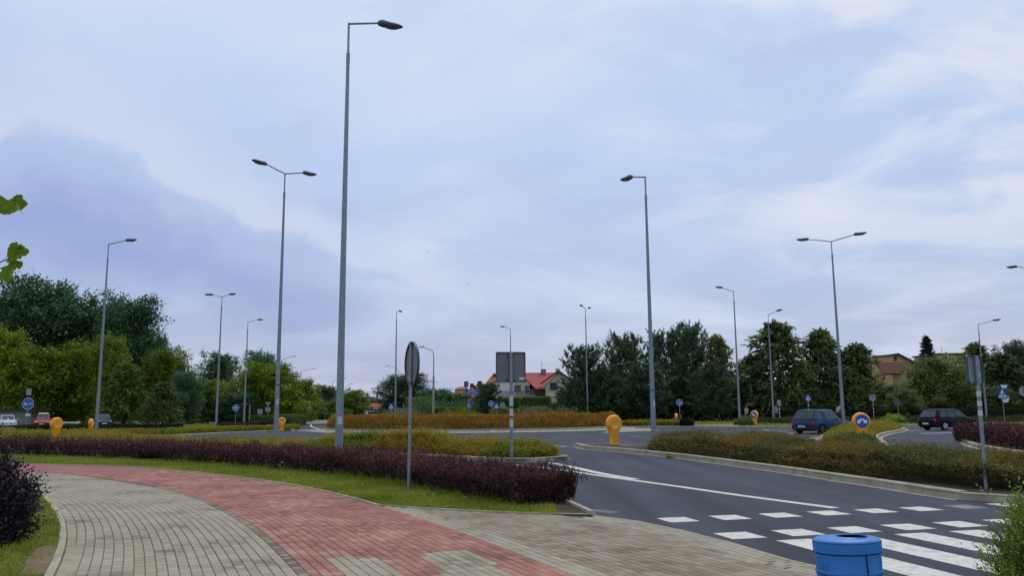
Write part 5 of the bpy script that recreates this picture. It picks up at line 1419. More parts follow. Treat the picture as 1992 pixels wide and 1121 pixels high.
# --- S3: tilted square sign back on the right-hand island
x, y = G(1919, 955, .10)
s3 = thing('road_sign', 'grey sign back on a leaning post at the right end of the juniper island', 'road sign', (x, y, .10), R(211))
ht = zat(1896, 691, y)-.1; hb = zat(1896, 748, y)-.1; 
s3.rotation_euler = (0, R(-1.3), R(211))
post(s3, ht-.01, .036, bands=[(ht-.62-1*.165-.0, .10), (ht-.62-2.1*.165, .10), (ht-.62-3.2*.165, .10)], bandmat='sticker_white')
pl = plate(s3, rrect(.50, ht-hb, .07), (ht+hb)/2, 'white', 'sign_back_pale', y0=-.06, rimh=.03)
MB().box((0, -.03, hb+.02), (.14, .05, .03), 'sign_rim').build('bracket', s3)
MB().box((-.0, .038, hb+.17), (.035, .004, .07), 'sticker_yellow').build('sticker', s3)
# --- left side
o, p = round_sign(54, 97, zat(54, 786, 97), 'round blue walking and cycling sign at the far left with a grey plate above it', r=.70, divide='w', post_r=.05)
plate(o, rrect(.62, .78, .03), zat(54, 763, 97)-.1, 'sign_back_pale', 'sign_back', y0=-.05, name='grey_plate')
MB().box((-.02, -.1, zat(54, 808, 97)-.1), (.2, .14, .26), 'white').build('white_box', o); MB().box((.28, -.1, zat(54, 808, 97)-.1), (.2, .14, .26), 'white').build('white_box', o)
round_sign(459, 96, zat(459, 794, 96), 'round blue cycle and walking sign on the left verge beside the single-arm lamp post', r=.40, divide='h')
back_sign(506, 84, zat(506, 801, 84), rrect(.52, .52, .03), 'small square sign back in front of the green box hedge', az=180)
back_sign(521, 98, zat(521, 797.5, 98), circle(.34), 'round sign back with a down-pointing triangle above it, behind the green box hedge', az=180, more=(([(-.36, .26), (.36, .26), (0, -.28)], zat(521, 787, 98)),))
back_sign(583, 140, zat(583, 799, 140), rrect(.5, .9, .03), 'narrow grey sign back beside the white car up the left road', az=180)
o = thing('wooden_post', 'bare wooden post on the left verge right of the single-arm lamp post', 'post', (*at(486, 97), .1)); MB().tube([(0, 0, 0), (0, 0, zat(486, 788, 97)-.1)], [.09, .075], 8, 'wall_grey').build('shaft', o)
o = thing('metal_post', 'short bare metal post behind the central island left of the round sign back', 'post', (*at(785, 100), .1)); MB().tube([(0, 0, 0), (0, 0, zat(785, 786, 100)-.1)], .055, 8, 'galvanised').build('shaft', o)
# --- beyond the island
cross_sign(761, 96, zat(761, 791, 96), 'blue crossing sign left of the end-on lamp post beyond the island', s=.62)
cross_sign(966, 95, zat(966, 790, 95), 'blue crossing sign beside the big square sign back, beyond the island', s=.58)
round_sign(956, 98, zat(956, 786, 98), 'round blue cycle and walking sign overlapped by the crossing sign beyond the island', r=.36, divide='h')
back_sign(978, 98, zat(978, 788, 98), [(q[0]*.85, q[1]) for q in circle(.36)], 'small round sign back beyond the island left of the square sign post', az=180)
# name sign: blue plate on a dark mast
x, y = at(907, 92)
o = thing('street_name_sign', 'blue roundabout name board on a dark mast with a small square plate on top', 'street name sign', (x, y, .1))
z1 = zat(907, 742, 92)
MB().tube([(0, 0, 0), (0, 0, z1-.3)], .05, 8, 'black').build('mast', o)
p = plate(o, rrect(.50, .62, .02), zat(907, 748, 92)-.1, 'sign_teal', 'sign_back', rim=False, x0=0)
fr = MB()
for a_ in ((-.24, .0, .03, .62), (.24, 0, .03, .62), (0, .30, .5, .03), (0, -.30, .5, .03)): fr.box((a_[0], -.05, zat(907, 748, 92)-.1+a_[1]), (a_[2], .02, a_[3]), 'black')
fr.build('frame', p)
zc = zat(918, 763.5, 92)-.1
p = plate(o, rrect(1.62, .62, .02), zc, 'sign_teal', 'sign_back', rim=False, x0=.64)
text('RONDO', .24, p, (.66, -.048, zc+.14), 'white'); text('Żołnierzy Wyklętych', .165, p, (.64, -.048, zc-.12), 'white')
x, y = at(912, 88)
o = thing('road_sign', 'small upright blue sign with a white diagonal line below the roundabout name board', 'road sign', (x, y, .1)); z_ = zat(913, 788, 88)-.1
post(o, z_+.3, .03)
p = plate(o, rrect(.44, .66, .02), z_, 'sign_blue', 'sign_back', rim=False, x0=.05)
symbols(p, [[(-.10, .15), (-.07, .15), (-.07, -.20), (-.10, -.20)], [(-.08, .13), (-.04, .13), (.14, -.12), (.10, -.12)], [(.10, .02), (.13, .02), (.13, -.15), (.10, -.15)], [(-.12, -.25), (.2, -.25), (.2, -.21), (-.12, -.21)]], z_, -.0475, 'white')
# --- right side
round_sign(1322, 84, zat(1323, 784, 84), 'round blue cycle and walking sign with a vertical divider, in front of the pines', r=.34, divide='v')
back_sign(1516, 88, zat(1512, 784, 88), rrect(.46, .62, .03), 'small rectangular sign back on a striped post beside the mossy lamp post', az=180-25, stripes=True)
cross_sign(1573, 86, zat(1573, 774, 86), 'blue crossing sign on a red and white striped post behind the blue car', s=.62, stripes=True)
back_sign(1699, 84, zat(1699, 774, 84), rrect(.64, .64, .03), 'pale square sign back on a red and white striped post between the two cars', az=180, stripes=True)
back_sign(1747, 86, zat(1745, 783, 86), circle(.40), 'dark round sign back in front of the yellowish bushy tree', az=180, mat='sign_rim')
o, p = cross_sign(1952, 74, zat(1950, 766, 74), 'blue two-child crossing sign at the right with round and triangular plates behind', s=.92, adults=2, az=4)
plate(o, circle(.37), zat(1957, 776, 74)-.1, 'white', 'sign_blue_dark', y0=.06, x0=.28, rim=False); plate(o, [(-.36, .26), (.36, .26), (0, -.28)], zat(1957, 755, 74)-.1, 'white', 'sign_back_pale', y0=.06, x0=.30, rim=False)
back_sign(1996, 70, zat(1992, 762, 70), circle(.46), 'round sign back cut by the right edge of the picture', az=180)

# ================================================================== ORANGE BOLLARDS
def bollard(px, depth, az, label, face='blank', s=1.0, z0=.12, sign=None):
    """az: direction the sign face looks, degrees; 0 = towards the camera"""
    x, y = at(px, depth); o = thing('orange_bollard', label, 'bollard', (x, y, z0), R(az), 'orange keep-side bollards'); o.scale = (s, s, s)
    zc, r, dp = .90, .37, .30
    prof = [(0, -.5), (.80, -.5), (.93, -.42), (1.0, -.25), (1.0, .25), (.93, .42), (.80, .5), (0, .5)]
    rings = [[(r*pr*math.cos(a) if pr else .0, dp*pd, zc+(r*pr*math.sin(a) if pr else 0)) for a in [6.28318*k/40 for k in range(40)]] for pr, pd in [(max(q[0], .001), q[1]) for q in prof]]
    MB().rings(rings, 'orange').build('drum_head', o, smooth=40)
    # tapering stem with vertical ribs on the sign side
    st = []
    for z, w, d in ((.0, .20, .13), (.05, .185, .125), (.35, .17, .12), (.55, .225, .14), (.72, .30, .148)):
        ring = []
        for k in range(24):
            a = 6.28318*k/24; c, s_ = math.cos(a), math.sin(a); e = .35
            ring.append((w*math.copysign(abs(c)**e, c), d*math.copysign(abs(s_)**e, s_), z))
        st.append(ring)
    MB().rings(st, 'orange').build('stem', o, smooth=45)
    for xx in (-.10, 0, .10):
        MB().box((xx, -.128, .26), (.035, .035, .50), 'orange').build('rib', o)
    MB().box((0, 0, .015), (.46, .34, .03), 'orange_deep').build('base_flange', o)
    if face == 'arrows':
        mb = MB(); mb.prism(circle(.285, 32), .008, 'sign_blue', Matrix.Translation((0, -.150, zc)) @ FACE); p = mb.build('sign_face', o)
        def arrow(cx, cz, ang, L_=.27, w=.115):
            a = R(ang); q = [(-L_*.5, -w*.38), (L_*.02, -w*.38), (L_*.02, -w), (L_*.5, 0), (L_*.02, w), (L_*.02, w*.38), (-L_*.5, w*.38)]
            return [(cx+u*math.cos(a)-v*math.sin(a), cz+u*math.sin(a)+v*math.cos(a)) for u, v in q]
        figs = {'two': [arrow(-.115, -.0, 225), arrow(.115, -.0, -45)], 'one': [arrow(0, 0, -50, .42, .13)]}[sign]
        for f in figs: symbols(p, [f], zc, -.161, 'white', 'arrow')
    else:
        MB().prism(circle(.30, 32), .006, 'orange', Matrix.Translation((0, -.150, zc)) @ FACE).build('face_disc', o)
        MB().box((.0, -.158, zc-.145), (.22, .004, .065), 'white').build('label_sticker', o)
        for k in range(6): MB().box((-.075+k*.03, -.1605, zc-.145), (.016, .001, .026), 'red').build('red_print', o)
    return o
bollard(1193, 36.4, 26, 'large plain orange bollard on the nose of the juniper island, centre right')
bollard(112, 49.5, 66, 'orange bollard seen half from the side, the nearest on the left', s=1.02)
bollard(179, 66, 98, 'orange bollard seen edge-on just left of the left lamp post', s=.86)
bollard(549, 66.5, 24, 'round orange bollard head above the hedge beside the left road', s=.85)
bollard(1315, 75, 78, 'orange bollard seen edge-on on the low hedge in front of the pines', s=.86)
bollard(1467, 75.5, -52, 'orange bollard with a single white arrow on blue, on the far verge', face='arrows', sign='one', s=1.02)
bollard(1673, 36.5, -5, 'orange bollard with two white arrows on a blue disc, right of the blue car', face='arrows', sign='two', s=1.02)

# ================================================================== BIN
x, y = (2.215, 5.55)
bn = thing('litter_bin', 'blue ribbed oval litter bin with a hole in its lid, bottom right', 'litter bin', (x, y, .03), R(-6)); bn.rotation_euler = (0, R(-1.6), R(-6))
BX, BY = .215, .178; BH = zat(1643, 1050, y)-.03
def oval(k, z, n=48, ax=0.0): return [(BX*k*math.cos(6.28318*i/n), BY*k*math.sin(6.28318*i/n), z) for i in range(n)]
rg = []
for z, k in ((0, .95), (.02, .97)): rg.append(oval(k, z))
for q in range(5):
    zc = .10+q*.115
    rg += [oval(.955, zc-.014), oval(.99, zc-.004), oval(.99, zc+.004), oval(.955, zc+.014)]
rg += [oval(.965, BH-.065)]
MB().rings(rg, 'bin_blue').build('body', bn, smooth=35)
MB().rings([oval(.975, BH-.075), oval(1.0, BH-.072), oval(1.005, BH-.006), oval(.995, BH), oval(.90, BH+.010), oval(.62, BH+.016)], 'bin_blue', cap=False).build('lid', bn, smooth=50)
def ov2(cx, cy, a, b, z, n=32): return [(cx+a*math.cos(6.28318*i/n), cy+b*math.sin(6.28318*i/n), z) for i in range(n)]
hx, hy = .03, -.01
mb = MB(); n = 48
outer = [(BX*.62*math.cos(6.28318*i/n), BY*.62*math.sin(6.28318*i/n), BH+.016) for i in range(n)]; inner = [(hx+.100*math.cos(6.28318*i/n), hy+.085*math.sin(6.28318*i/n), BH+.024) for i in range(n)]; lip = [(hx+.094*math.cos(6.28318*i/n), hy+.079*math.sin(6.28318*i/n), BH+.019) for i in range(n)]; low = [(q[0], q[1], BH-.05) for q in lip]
for A_, B_, m_ in ((outer, inner, 'bin_blue'), (inner, lip, 'bin_blue'), (lip, low, 'hole')): mb.add(A_+B_, [(i, (i+1) % n, n+(i+1) % n, n+i) for i in range(n)], m_)  # near-black inner wall paints in the shade below the lip
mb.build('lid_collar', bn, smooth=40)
MB().add([(q[0]*1.3, q[1]*1.3, BH-.055) for q in low], [tuple(range(n))], 'hole').build('opening_shade', bn)  # black disc painted as the darkness inside the bin
MB().box((.070, -BY*.905, BH*.5-.03), (.003, .02, BH-.09), 'hole').build('seam', bn)

MB().rings([oval(.984, BH-.0795), oval(.984, BH-.0745)], 'hole', cap=False).build('lid_gap', bn)
MB().rings([oval(1.008, BH-.0085), oval(1.008, BH-.0055)], 'hole', cap=False).build('lid_gap', bn)
for q in range(5): MB().rings([oval(.9605, .10+q*.115-.0165), oval(.9605, .10+q*.115-.0135)], 'hole', cap=False).build('rib_dark_line', bn)  # thin dark ring at the lower edge of each rib
# ================================================================== CARS
def car(label, loc, rz, body, L_=4.45, W_=1.72, H_=1.47, kind='estate', zs=None, rails=False, wheel='rim_grey', lower='car_plastic', lights=True, plate_t=None, back_text=None, name='car', group='cars at the roundabout'):
    o = thing(name, label, 'car', (loc[0], loc[1], loc[2] if len(loc) > 2 else .0), R(rz), group)
    F_, B_ = L_/2, -L_/2; hw = W_/2; zb = H_*.615
    # lower body: stations (x, z_bottom, z_belt, half width)
    st = [(B_, .42, zb*.80, hw*.80), (B_+.06, .34, zb*.93, hw*.90), (B_+.25, .30, zb*.985, hw*.97), (B_+.9, .26, zb, hw), (0, .24, zb, hw), (F_-1.35, .25, zb*.985, hw), (F_-1.0, .26, zb*.95, hw*.99), (F_-.5, .28, zb*.865, hw*.95), (F_-.15, .32, zb*.76, hw*.86), (F_, .40, zb*.66, hw*.72)]
    rings = []
    for x, z0_, z1_, w in st:
        h_ = z1_-z0_
        side = [(w*.90, z0_), (w*.985, z0_+h_*.14), (w, z0_+h_*.50), (w*.985, z0_+h_*.80), (w*.93, z0_+h_*.96), (w*.80, z1_+.005), (w*.4, z1_+.03)]
        rings.append([(x, q[0], q[1]) for q in side]+[(x, -q[0], q[1]) for q in side[::-1]])
    b = MB().rings(rings, body).build('body', o, smooth=32)
    # sill and bumpers
    MB().box((0, 0, .27), (L_*.90, W_*.965, .16), lower).build('sill', o)
    for e, sg in ((B_, -1), (F_, 1)):
        q = [(e-sg*.30, hw*.985), (e-sg*.02, hw*.90), (e+sg*.05, hw*.70), (e+sg*.07, 0)]; full = q+[(x_, -y_) for x_, y_ in q[::-1]][1:]
        full = full if sg*1 > 0 else full[::-1]
        MB().prism(full, .24, lower if body != 'car_silver' and kind != 'estate2' else body, Matrix.Translation((0, 0, .30))).build('bumper', o, smooth=30)
    # cabin
    if kind.startswith('estate'): wb, rb, rf, wf = B_+.10, B_+.42, F_-1.95, F_-1.22
    elif kind == 'sedan': wb, rb, rf, wf = B_+.75, B_+1.30, F_-1.95, F_-1.25
    else: wb, rb, rf, wf = B_+.25, B_+.85, F_-1.90, F_-1.2
    hr = hw*.74; zt = H_; zr = zb-.01
    def crossr(x, z, w, n=9): return [(x, w*math.cos(math.pi*k/(n-1)), z) for k in range(n)]
    cab = MB(); Wb = hw*.91
    bot = [(wb, -Wb*.96), (wb+.1, -Wb), (wf-.35, -Wb*.985), (wf, -Wb*.80), (wf+.06, 0), (wf, Wb*.80), (wf-.35, Wb*.985), (wb+.1, Wb), (wb, Wb*.96), (wb-.04, 0)]
    top_ = [(rb, -hr*.96), (rb+.12, -hr), (rf-.2, -hr*.99), (rf, -hr*.88), (rf+.03, 0), (rf, hr*.88), (rf-.2, hr*.99), (rb+.12, hr), (rb, hr*.96), (rb-.03, 0)]
    rg = [[(x, y, zr) for x, y in bot], [(x, y, zt-.05) for x, y in top_], [((x-(rb+rf)/2)*.97+(rb+rf)/2, y*.93, zt-.005) for x, y in top_], [((x-(rb+rf)/2)*.7+(rb+rf)/2, y*.55, zt+.02) for x, y in top_]]
    cab.rings(rg, body).build('roof', o, smooth=28)
    def side_pt(x, z, sg):                                  # point on the glasshouse side at height z
        t = (z-zr)/(zt-.05-zr); wy = Wb*(1-t)+hr*t
        return (x, sg*(wy+.006), z)
    def xat(xb, xt, z):
        t = (z-zr)/(zt-.05-zr); return xb+(xt-xb)*t
    z0_, z1_ = zr+.05, zt-.10
    cuts = {'estate': [(.13, .34), (.375, .64), (.675, .965)], 'sedan': [(.10, .50), (.54, .96)], 'hatch': [(.08, .46), (.50, .96)]}[kind.replace('2', '')]
    for sg in (-1, 1):
        for a, c in cuts:
            q = []
            for (tt, z) in ((a, z0_), (c, z0_), (c, z1_), (a, z1_)):
                xb = wb+tt*(wf-.12-wb); xt_ = rb+tt*(rf-rb); q.append(side_pt(xat(xb, xt_, z), z, sg))
            MB().add(q, [(0, 1, 2, 3)], 'car_glass').build('side_window', o)
    def end_glass(xb, xt_, sg, w0, w1, name_):
        q = []
        for (yy, z) in ((-1, z0_+.02), (-.5, z0_), (0, z0_-.005), (.5, z0_), (1, z0_+.02), (1, z1_+.02), (.5, z1_+.03), (0, z1_+.03), (-.5, z1_+.03), (-1, z1_+.02)):
            t = (z-zr)/(zt-.05-zr); w = (w0*(1-t)+w1*t)*.90; x_ = xat(xb, xt_, z)+sg*(.045*(1-abs(yy))+.012)
            q.append((x_, yy*w, z))
        MB().add(q, [tuple(range(10))], 'car_glass').build(name_, o)
    end_glass(wb, rb, -1, Wb*.97, hr, 'rear_window'); end_glass(wf+.02, rf+.01, 1, Wb*.84, hr*.93, 'windscreen')
    # wheels
    for wx in (B_+.82, F_-.86):
        for sg in (-1, 1):
            arch = [(.385*math.cos(math.pi*k/12), max(-.04, .385*math.sin(math.pi*k/12))) for k in range(13)]
            MB().add([(wx+u, sg*(hw+.004), .30+v) for u, v in arch], [tuple(range(13))], 'hole').build('wheel_arch', o)
            wh = MB().tube([(wx, sg*(hw-.20), .305), (wx, sg*(hw-.02), .305), (wx, sg*(hw+.010), .305)], [.305, .305, .285], 24, 'rubber').build('wheel', o, smooth=40)
            rm = MB(); rm.tube([(wx, sg*(hw+.0), .305), (wx, sg*(hw+.016), .305)], [.205, .195], 20, wheel)
            for k in range(5):
                a = 6.283*k/5; rm.tube([(wx+.05*math.cos(a), sg*(hw+.022), .305+.05*math.sin(a)), (wx+.18*math.cos(a), sg*(hw+.018), .305+.18*math.sin(a))], [.028, .02], 5, wheel)
            rm.build('rim', wh)
    # lights and plate
    for sg in (-1, 1):
        MB().box((B_+.07, sg*hw*.80, zb*.80), (.12, .17, .24), 'lamp_red').build('tail_light', o)
        MB().box((F_-.16, sg*hw*.66, zb*.70), (.22, .34, .13), 'lamp_clear').build('headlight', o)
        mr_ = MB(); mr_.box((wf-.32, sg*(hw+.08), zb+.06), (.10, .19, .12), body if body != 'car_blue' else 'car_black'); mr_.build('mirror', o)
        # door line
        for t in (.36, .655):
            xx = wb+t*(wf-.12-wb); MB().box((xx, sg*(hw+.001), zb*.68), (.008, .006, .50), 'hole').build('door_gap', o)
            MB().box((xx-.16, sg*(hw+.006), zb*.86), (.13, .015, .022), lower if body == 'car_black' else body).build('door_handle', o)
    for e, sg in ((B_, -1), (F_, 1)):
        zpl = .53 if sg < 0 and kind == 'estate2' else (.47 if sg < 0 else .42)
        pp = MB().box((e+sg*(.078 if zpl < .5 else .075), 0, zpl), (.012, .52, .115), 'white').build('number_plate', o)
        MB().box((e+sg*.086, -sg*-.235, zpl), (.004, .045, .10), 'sign_blue').build('blue_strip', pp)
        if plate_t: text(plate_t, .10, pp, (e+sg*.087, 0, zpl), 'black', rot=(R(90), 0, R(-90 if sg < 0 else 90)))
    if sg: MB().box((F_+.045, 0, zb*.62), (.04, .62, .10), 'black').build('grille', o)
    if rails:
        for sg in (-1, 1):
            MB().tube([(rb+.1, sg*hr*.84, zt), (rb+.16, sg*hr*.84, zt+.05), (rf-.3, sg*hr*.84, zt+.05), (rf-.2, sg*hr*.84, zt)], .018, 6, 'car_plastic').build('roof_rail', o)
    if back_text: text(back_text, .075, o, (B_-.012, .35, zb*.84), 'chrome', rot=(R(90), 0, R(-90)))
    return o
# heading: 0 = along +x (to the right)
x, y = at(1592, 53.5)
car('dark blue estate car with roof rails seen from behind, leaving the roundabout to the right', (x+.2, y, .0), 37, 'car_blue', L_=4.45, W_=1.74, H_=1.50, rails=True, plate_t='SBL 3944', back_text='SUBARU', wheel='rim_dark')
x, y = at(1846, 59)
car('black estate car seen from the side and rear, on the right arm of the junction', (x, y, .0), 20, 'car_black', L_=4.45, W_=1.70, H_=1.44, lower='car_black', plate_t='SBI 6291', rails=True)
x, y = at(16, 92)
car('silver saloon car facing the camera at the left edge, in the car park', (x, y, .1), 306, 'car_silver', L_=4.4, H_=1.42, kind='sedan', group='parked cars on the left')
x, y = at(86, 92)
rc = car('red parked car facing the camera with a pale roof sign, behind the near left bollard', (x, y, .1), 297, 'car_red', L_=4.3, H_=1.42, kind='sedan', group='parked cars on the left')
MB().box((.1, 0, 1.56), (.35, 1.05, .22), 'taxi_sign', tx=.7, ty=.85).build('roof_sign', rc)
x, y = at(203, 94)
car('dark car with a pale windscreen behind the left lamp post', (x, y, .1), 300, 'car_dark', L_=4.3, H_=1.48, kind='hatch', group='parked cars on the left')
for px, d, rz, b_, k, lb in ((588, 150, 5, 'car_white', 'sedan', 'white car parked side-on up the left road beside the green hedge'), (498, 118, 15, 'car_white', 'hatch', 'white car half hidden behind the box hedge and small square sign'), (447, 128, 10, 'car_silver', 'sedan', 'pale car under the trees right of the left double lamp post'), (372, 128, 8, 'car_dark', 'sedan', 'dark car under the trees left of the left double lamp post'), (712, 300, 262, 'car_white', 'sedan', 'white car coming down the far road with its lights on'), (705, 290, 80, 'car_blue', 'sedan', 'dark blue car going up the far road'), (652, 240, 20, 'car_white', 'hatch', 'white car behind the tallest lamp post far up the road')):
    x, y = at(px, d); car(lb, (x, y, .1 if d < 200 else .0), rz, b_, kind=k, H_=1.45, group='distant cars')
# white lorry box far away
x, y = at(697, 320); o = thing('lorry', 'pale grey lorry far up the road left of the small red-roofed house', 'lorry', (x, y, 0), R(10))
MB().box((0, 0, 1.9), (2.4, 6, 2.6), 'sign_back_pale').build('cargo_box', o); MB().box((0, -3.7, 1.3), (2.2, 1.3, 1.9), 'car_white').build('cab', o)
for sx_ in (-1, 1):
    for yy in (-3.6, 2): MB().tube([(sx_*.9, yy, .45), (sx_*1.2, yy, .45)], .45, 12, 'rubber').build('wheel', o)

# ================================================================== PEOPLE
def body_mesh(name, J, E_, rad, mat, parent):
    me = bpy.data.meshes.new(name); me.from_pydata(J, E_, []); me.materials.append(MATS[mat]); o = link(bpy.data.objects.new(name, me), parent)
    m = o.modifiers.new('skin', 'SKIN'); 
    for i, r_ in enumerate(rad): me.skin_vertices[0].data[i].radius = (r_, r_) if not hasattr(r_, '__len__') else r_
    me.skin_vertices[0].data[0].use_root = True
    s_ = o.modifiers.new('sub', 'SUBSURF'); s_.levels = 1; s_.render_levels = 1
    return o
def person(label, px, depth, rz, top_mat, leg_mat, riding=False, z0=.1, lean=.0, name='person'):
    x, y = at(px, depth); o = thing(name, label, 'person', (x, y, z0), R(rz))
    k = .34 if riding else 0
    hip = (0, 0, .92); 
    J = [hip, (lean*.4, 0, 1.18), (lean, 0, 1.42), (lean*1.15, 0, 1.52), (lean*1.3, 0, 1.64), (lean*1.35, 0, 1.74),
         (0, .10, .88), (.10+k, .11, .50+.12*(k > 0)), (-.02+k*.3, .11, .08), (.14+k*.3, .11, .04), (0, -.10, .88), (-.08+k, -.11, .49), (-.22+k, -.11, .08+.15*(k > 0)), (-.08+k, -.11, .04+.15*(k > 0)),
         (lean, .19, 1.40), (lean+.02+k*.5, .25, 1.14), (lean+.14+k*1.1, .22, .94+.06*(k > 0)), (lean+.19+k*1.2, .21, .88+.08*(k > 0)), (lean, -.19, 1.40), (lean-.02+k*.5, -.25, 1.14), (lean+.06+k*1.1, -.22, .92+.08*(k > 0)), (lean+.10+k*1.2, -.21, .86+.1*(k > 0))]
    E_ = [(0, 1), (1, 2), (2, 3), (3, 4), (4, 5), (0, 6), (6, 7), (7, 8), (8, 9), (0, 10), (10, 11), (11, 12), (12, 13), (2, 14), (14, 15), (15, 16), (16, 17), (2, 18), (18, 19), (19, 20), (20, 21)]
    rad = [(.13, .15), .13, (.13, .17), .055, .10, .07, .09, .065, .045, .04, .09, .065, .045, .04, .06, .045, .035, .03, .06, .045, .035, .03]
    body_mesh('body', J, E_, rad, 'skin', o)
    Jt = [(0, 0, .95), (lean*.4, 0, 1.18), (lean, 0, 1.40), (lean, .19, 1.40), (lean+.01+k*.4, .235, 1.2), (lean, -.19, 1.40), (lean-.01+k*.4, -.235, 1.2)]
    body_mesh('shirt', Jt, [(0, 1), (1, 2), (2, 3), (3, 4), (2, 5), (5, 6)], [(.155, .175), (.155, .17), (.16, .20), .10, .075, .10, .075], top_mat, o)
    Jl = [(0, 0, .93), (0, .10, .86), J[7], (J[8][0], J[8][1], J[8][2]+.08), (0, -.10, .86), J[11], (J[12][0], J[12][1], J[12][2]+.08)]
    body_mesh('trousers', Jl, [(0, 1), (1, 2), (2, 3), (0, 4), (4, 5), (5, 6)], [(.14, .16), .105, .08, .065, .105, .08, .065], leg_mat, o)
    MB().rings([[(lean*1.3-.015+r_*math.cos(a), r_*math.sin(a), z) for a in [6.283*q/10 for q in range(10)]] for z, r_ in ((1.64, .107), (1.70, .112), (1.76, .09), (1.80, .03))], 'hair_dark').build('hair', o, smooth=60)
    return o
def bicycle(label, px, depth, rz, z0=.1):
    x, y = at(px, depth); o = thing('bicycle', label, 'bicycle', (x, y, z0), R(rz))
    for wx in (-.52, .52):
        pts = [(wx+.33*math.cos(6.283*k/20), 0, .35+.33*math.sin(6.283*k/20)) for k in range(21)]
        w = MB().tube(pts, .022, 5, 'rubber', cap=False).build('wheel', o)
    f = MB()
    for a, b in (((-.52, 0, .35), (-.15, 0, .30)), ((-.15, 0, .30), (-.25, 0, .80)), ((-.52, 0, .35), (-.22, 0, .72)), ((-.22, 0, .72), (.32, 0, .78)), ((-.15, 0, .30), (.34, 0, .72)), ((.52, 0, .35), (.30, 0, .95))): f.tube([a, b], .018, 6, 'cloth_dark')
    f.build('frame', o); MB().box((-.26, 0, .84), (.24, .14, .05), 'black').build('saddle', o); MB().tube([(.25, -.26, .98), (.30, 0, .96), (.25, .26, .98)], .014, 6, 'chrome').build('handlebar', o)
    return o
person('person in a pale green top and dark trousers walking behind the far verge shrub', 1451, 84, 200, 'cloth_green', 'cloth_dark', z0=.1, lean=-.06)
person('person in grey riding a bicycle behind the small sign back beside the mossy lamp post', 1511, 90, 215, 'cloth_grey', 'cloth_dark', riding=True, z0=.22, lean=.15)
bicycle('bicycle ridden behind the small sign back beside the mossy lamp post', 1511, 90, 215)
person('cyclist in grey half hidden by the blue car and the double lamp post', 1628, 78, 20, 'cloth_grey', 'cloth_dark', riding=True, z0=.22, lean=.3)
bicycle('bicycle half hidden by the bonnet of the blue car', 1628, 78, 20)
x, y = at(346, 0+170) if False else at(618, 140)
lb_ = thing('litter_bin', 'small dark blue bin at the kerb far up the left road', 'litter bin', (*at(595, 140), .1)); MB().box((0, 0, .5), (.9, .7, 1.0), 'sign_teal').build('body', lb_); MB().box((0, 0, 1.05), (.96, .76, .10), 'sign_blue_dark').build('lid', lb_)
wb_ = thing('bench', 'low white concrete bench between the two left bollards', 'bench', (*at(138, 84), .1)); MB().box((0, 0, .62), (1.9, .4, .14), 'wall_white').build('seat', wb_); 
for sx_ in (-.7, .7): MB().box((sx_, 0, .28), (.2, .36, .54), 'wall_white').build('leg', wb_)

# ================================================================== BUILDINGS
def window(parent, x, z, w, h, y=0.0, frame='window_frame', bars=1):
    f = MB(); t = .07
    for c, d in (((x, y-.05, z+h/2), (w+t, .10, t)), ((x, y-.05, z-h/2), (w+t, .10, t)), ((x-w/2, y-.05, z), (t, .10, h-t)), ((x+w/2, y-.05, z), (t, .10, h-t))): f.box(c, d, frame)
    for k in range(bars): f.box((x-w/2+w*(k+1)/(bars+1), y-.045, z), (.05, .08, h-t), frame)
    fo = f.build('window', parent); MB().box((x, y-.012, z), (w-t*.5, .02, h-t*.5), 'window_glass').build('pane', fo)
    return fo
def gable_roof_x(parent, x0, x1, y0, y1, ze, zr_, mat, over=.4, tiles=True, name='roof'):
    """ridge parallel to x; eaves at y0 (front) and y1; geometry tiles as stepped courses on the front slope"""
    ym = (y0+y1)/2; n = 14 if tiles else 1; mb = MB(); t = .12
    for sgn, ya in ((-1, y0-over), (1, y1+over)):
        zea = ze-over*(zr_-ze)/((y1-y0)/2)
        for k in range(n):
            a, b = k/n, (k+1)/n
            p = lambda q, dz: (ya+(ym-ya)*q, zea+(zr_-zea)*q+dz)
            A_, B_ = p(a, .06 if tiles else 0), p(b, 0)
            mb.add([(x0-over, A_[0], A_[1]), (x1+over, A_[0], A_[1]), (x1+over, B_[0], B_[1]), (x0-over, B_[0], B_[1]), (x0-over, A_[0], A_[1]-t), (x1+over, A_[0], A_[1]-t), (x1+over, B_[0], B_[1]-t), (x0-over, B_[0], B_[1]-t)],
                   [(0, 1, 2, 3), (7, 6, 5, 4), (0, 4, 5, 1), (1, 5, 6, 2), (2, 6, 7, 3), (3, 7, 4, 0)], mat)
    return mb.build(name, parent, fix=True)
# the red-roofed house
D = 136; sc = D/FPX
def hx_(px): return at(px, D)[0]-at(1060, D)[0]
def hz_(py, px=1060): return zat(px, py, D)
hs = thing('red_roofed_house', 'cream two-storey house with a bright red tiled roof, left of the pines', 'house', (*at(1060, D), 0))
x0, x1, xl = hx_(1030), hx_(1092), hx_(960)
ze, zr2 = hz_(754), hz_(723)
MB().box(((x0+x1)/2, 4.5, ze/2), (x1-x0, 9, ze), 'wall_cream').build('wall', hs)
MB().add([(x0, 0, ze-.05), (x0, 9, ze-.05), (x0, 4.5, zr2-.1)]+[(x1, 0, ze-.05), (x1, 9, ze-.05), (x1, 4.5, zr2-.1)], [(0, 1, 2), (3, 5, 4), (0, 2, 5, 3), (1, 4, 5, 2)], 'wall_cream').build('gable', hs)
rf_ = gable_roof_x(hs, x0, x1, 0, 9, ze, zr2, 'roof_red', over=.5)
for k in range(26):
    xx = x0-.4+(x1-x0+.8)*k/25; MB().tube([(xx, -.45, ze-.33), (xx, 4.45, zr2+.06)], .045, 4, 'roof_red').build('tile_ridge', rf_)
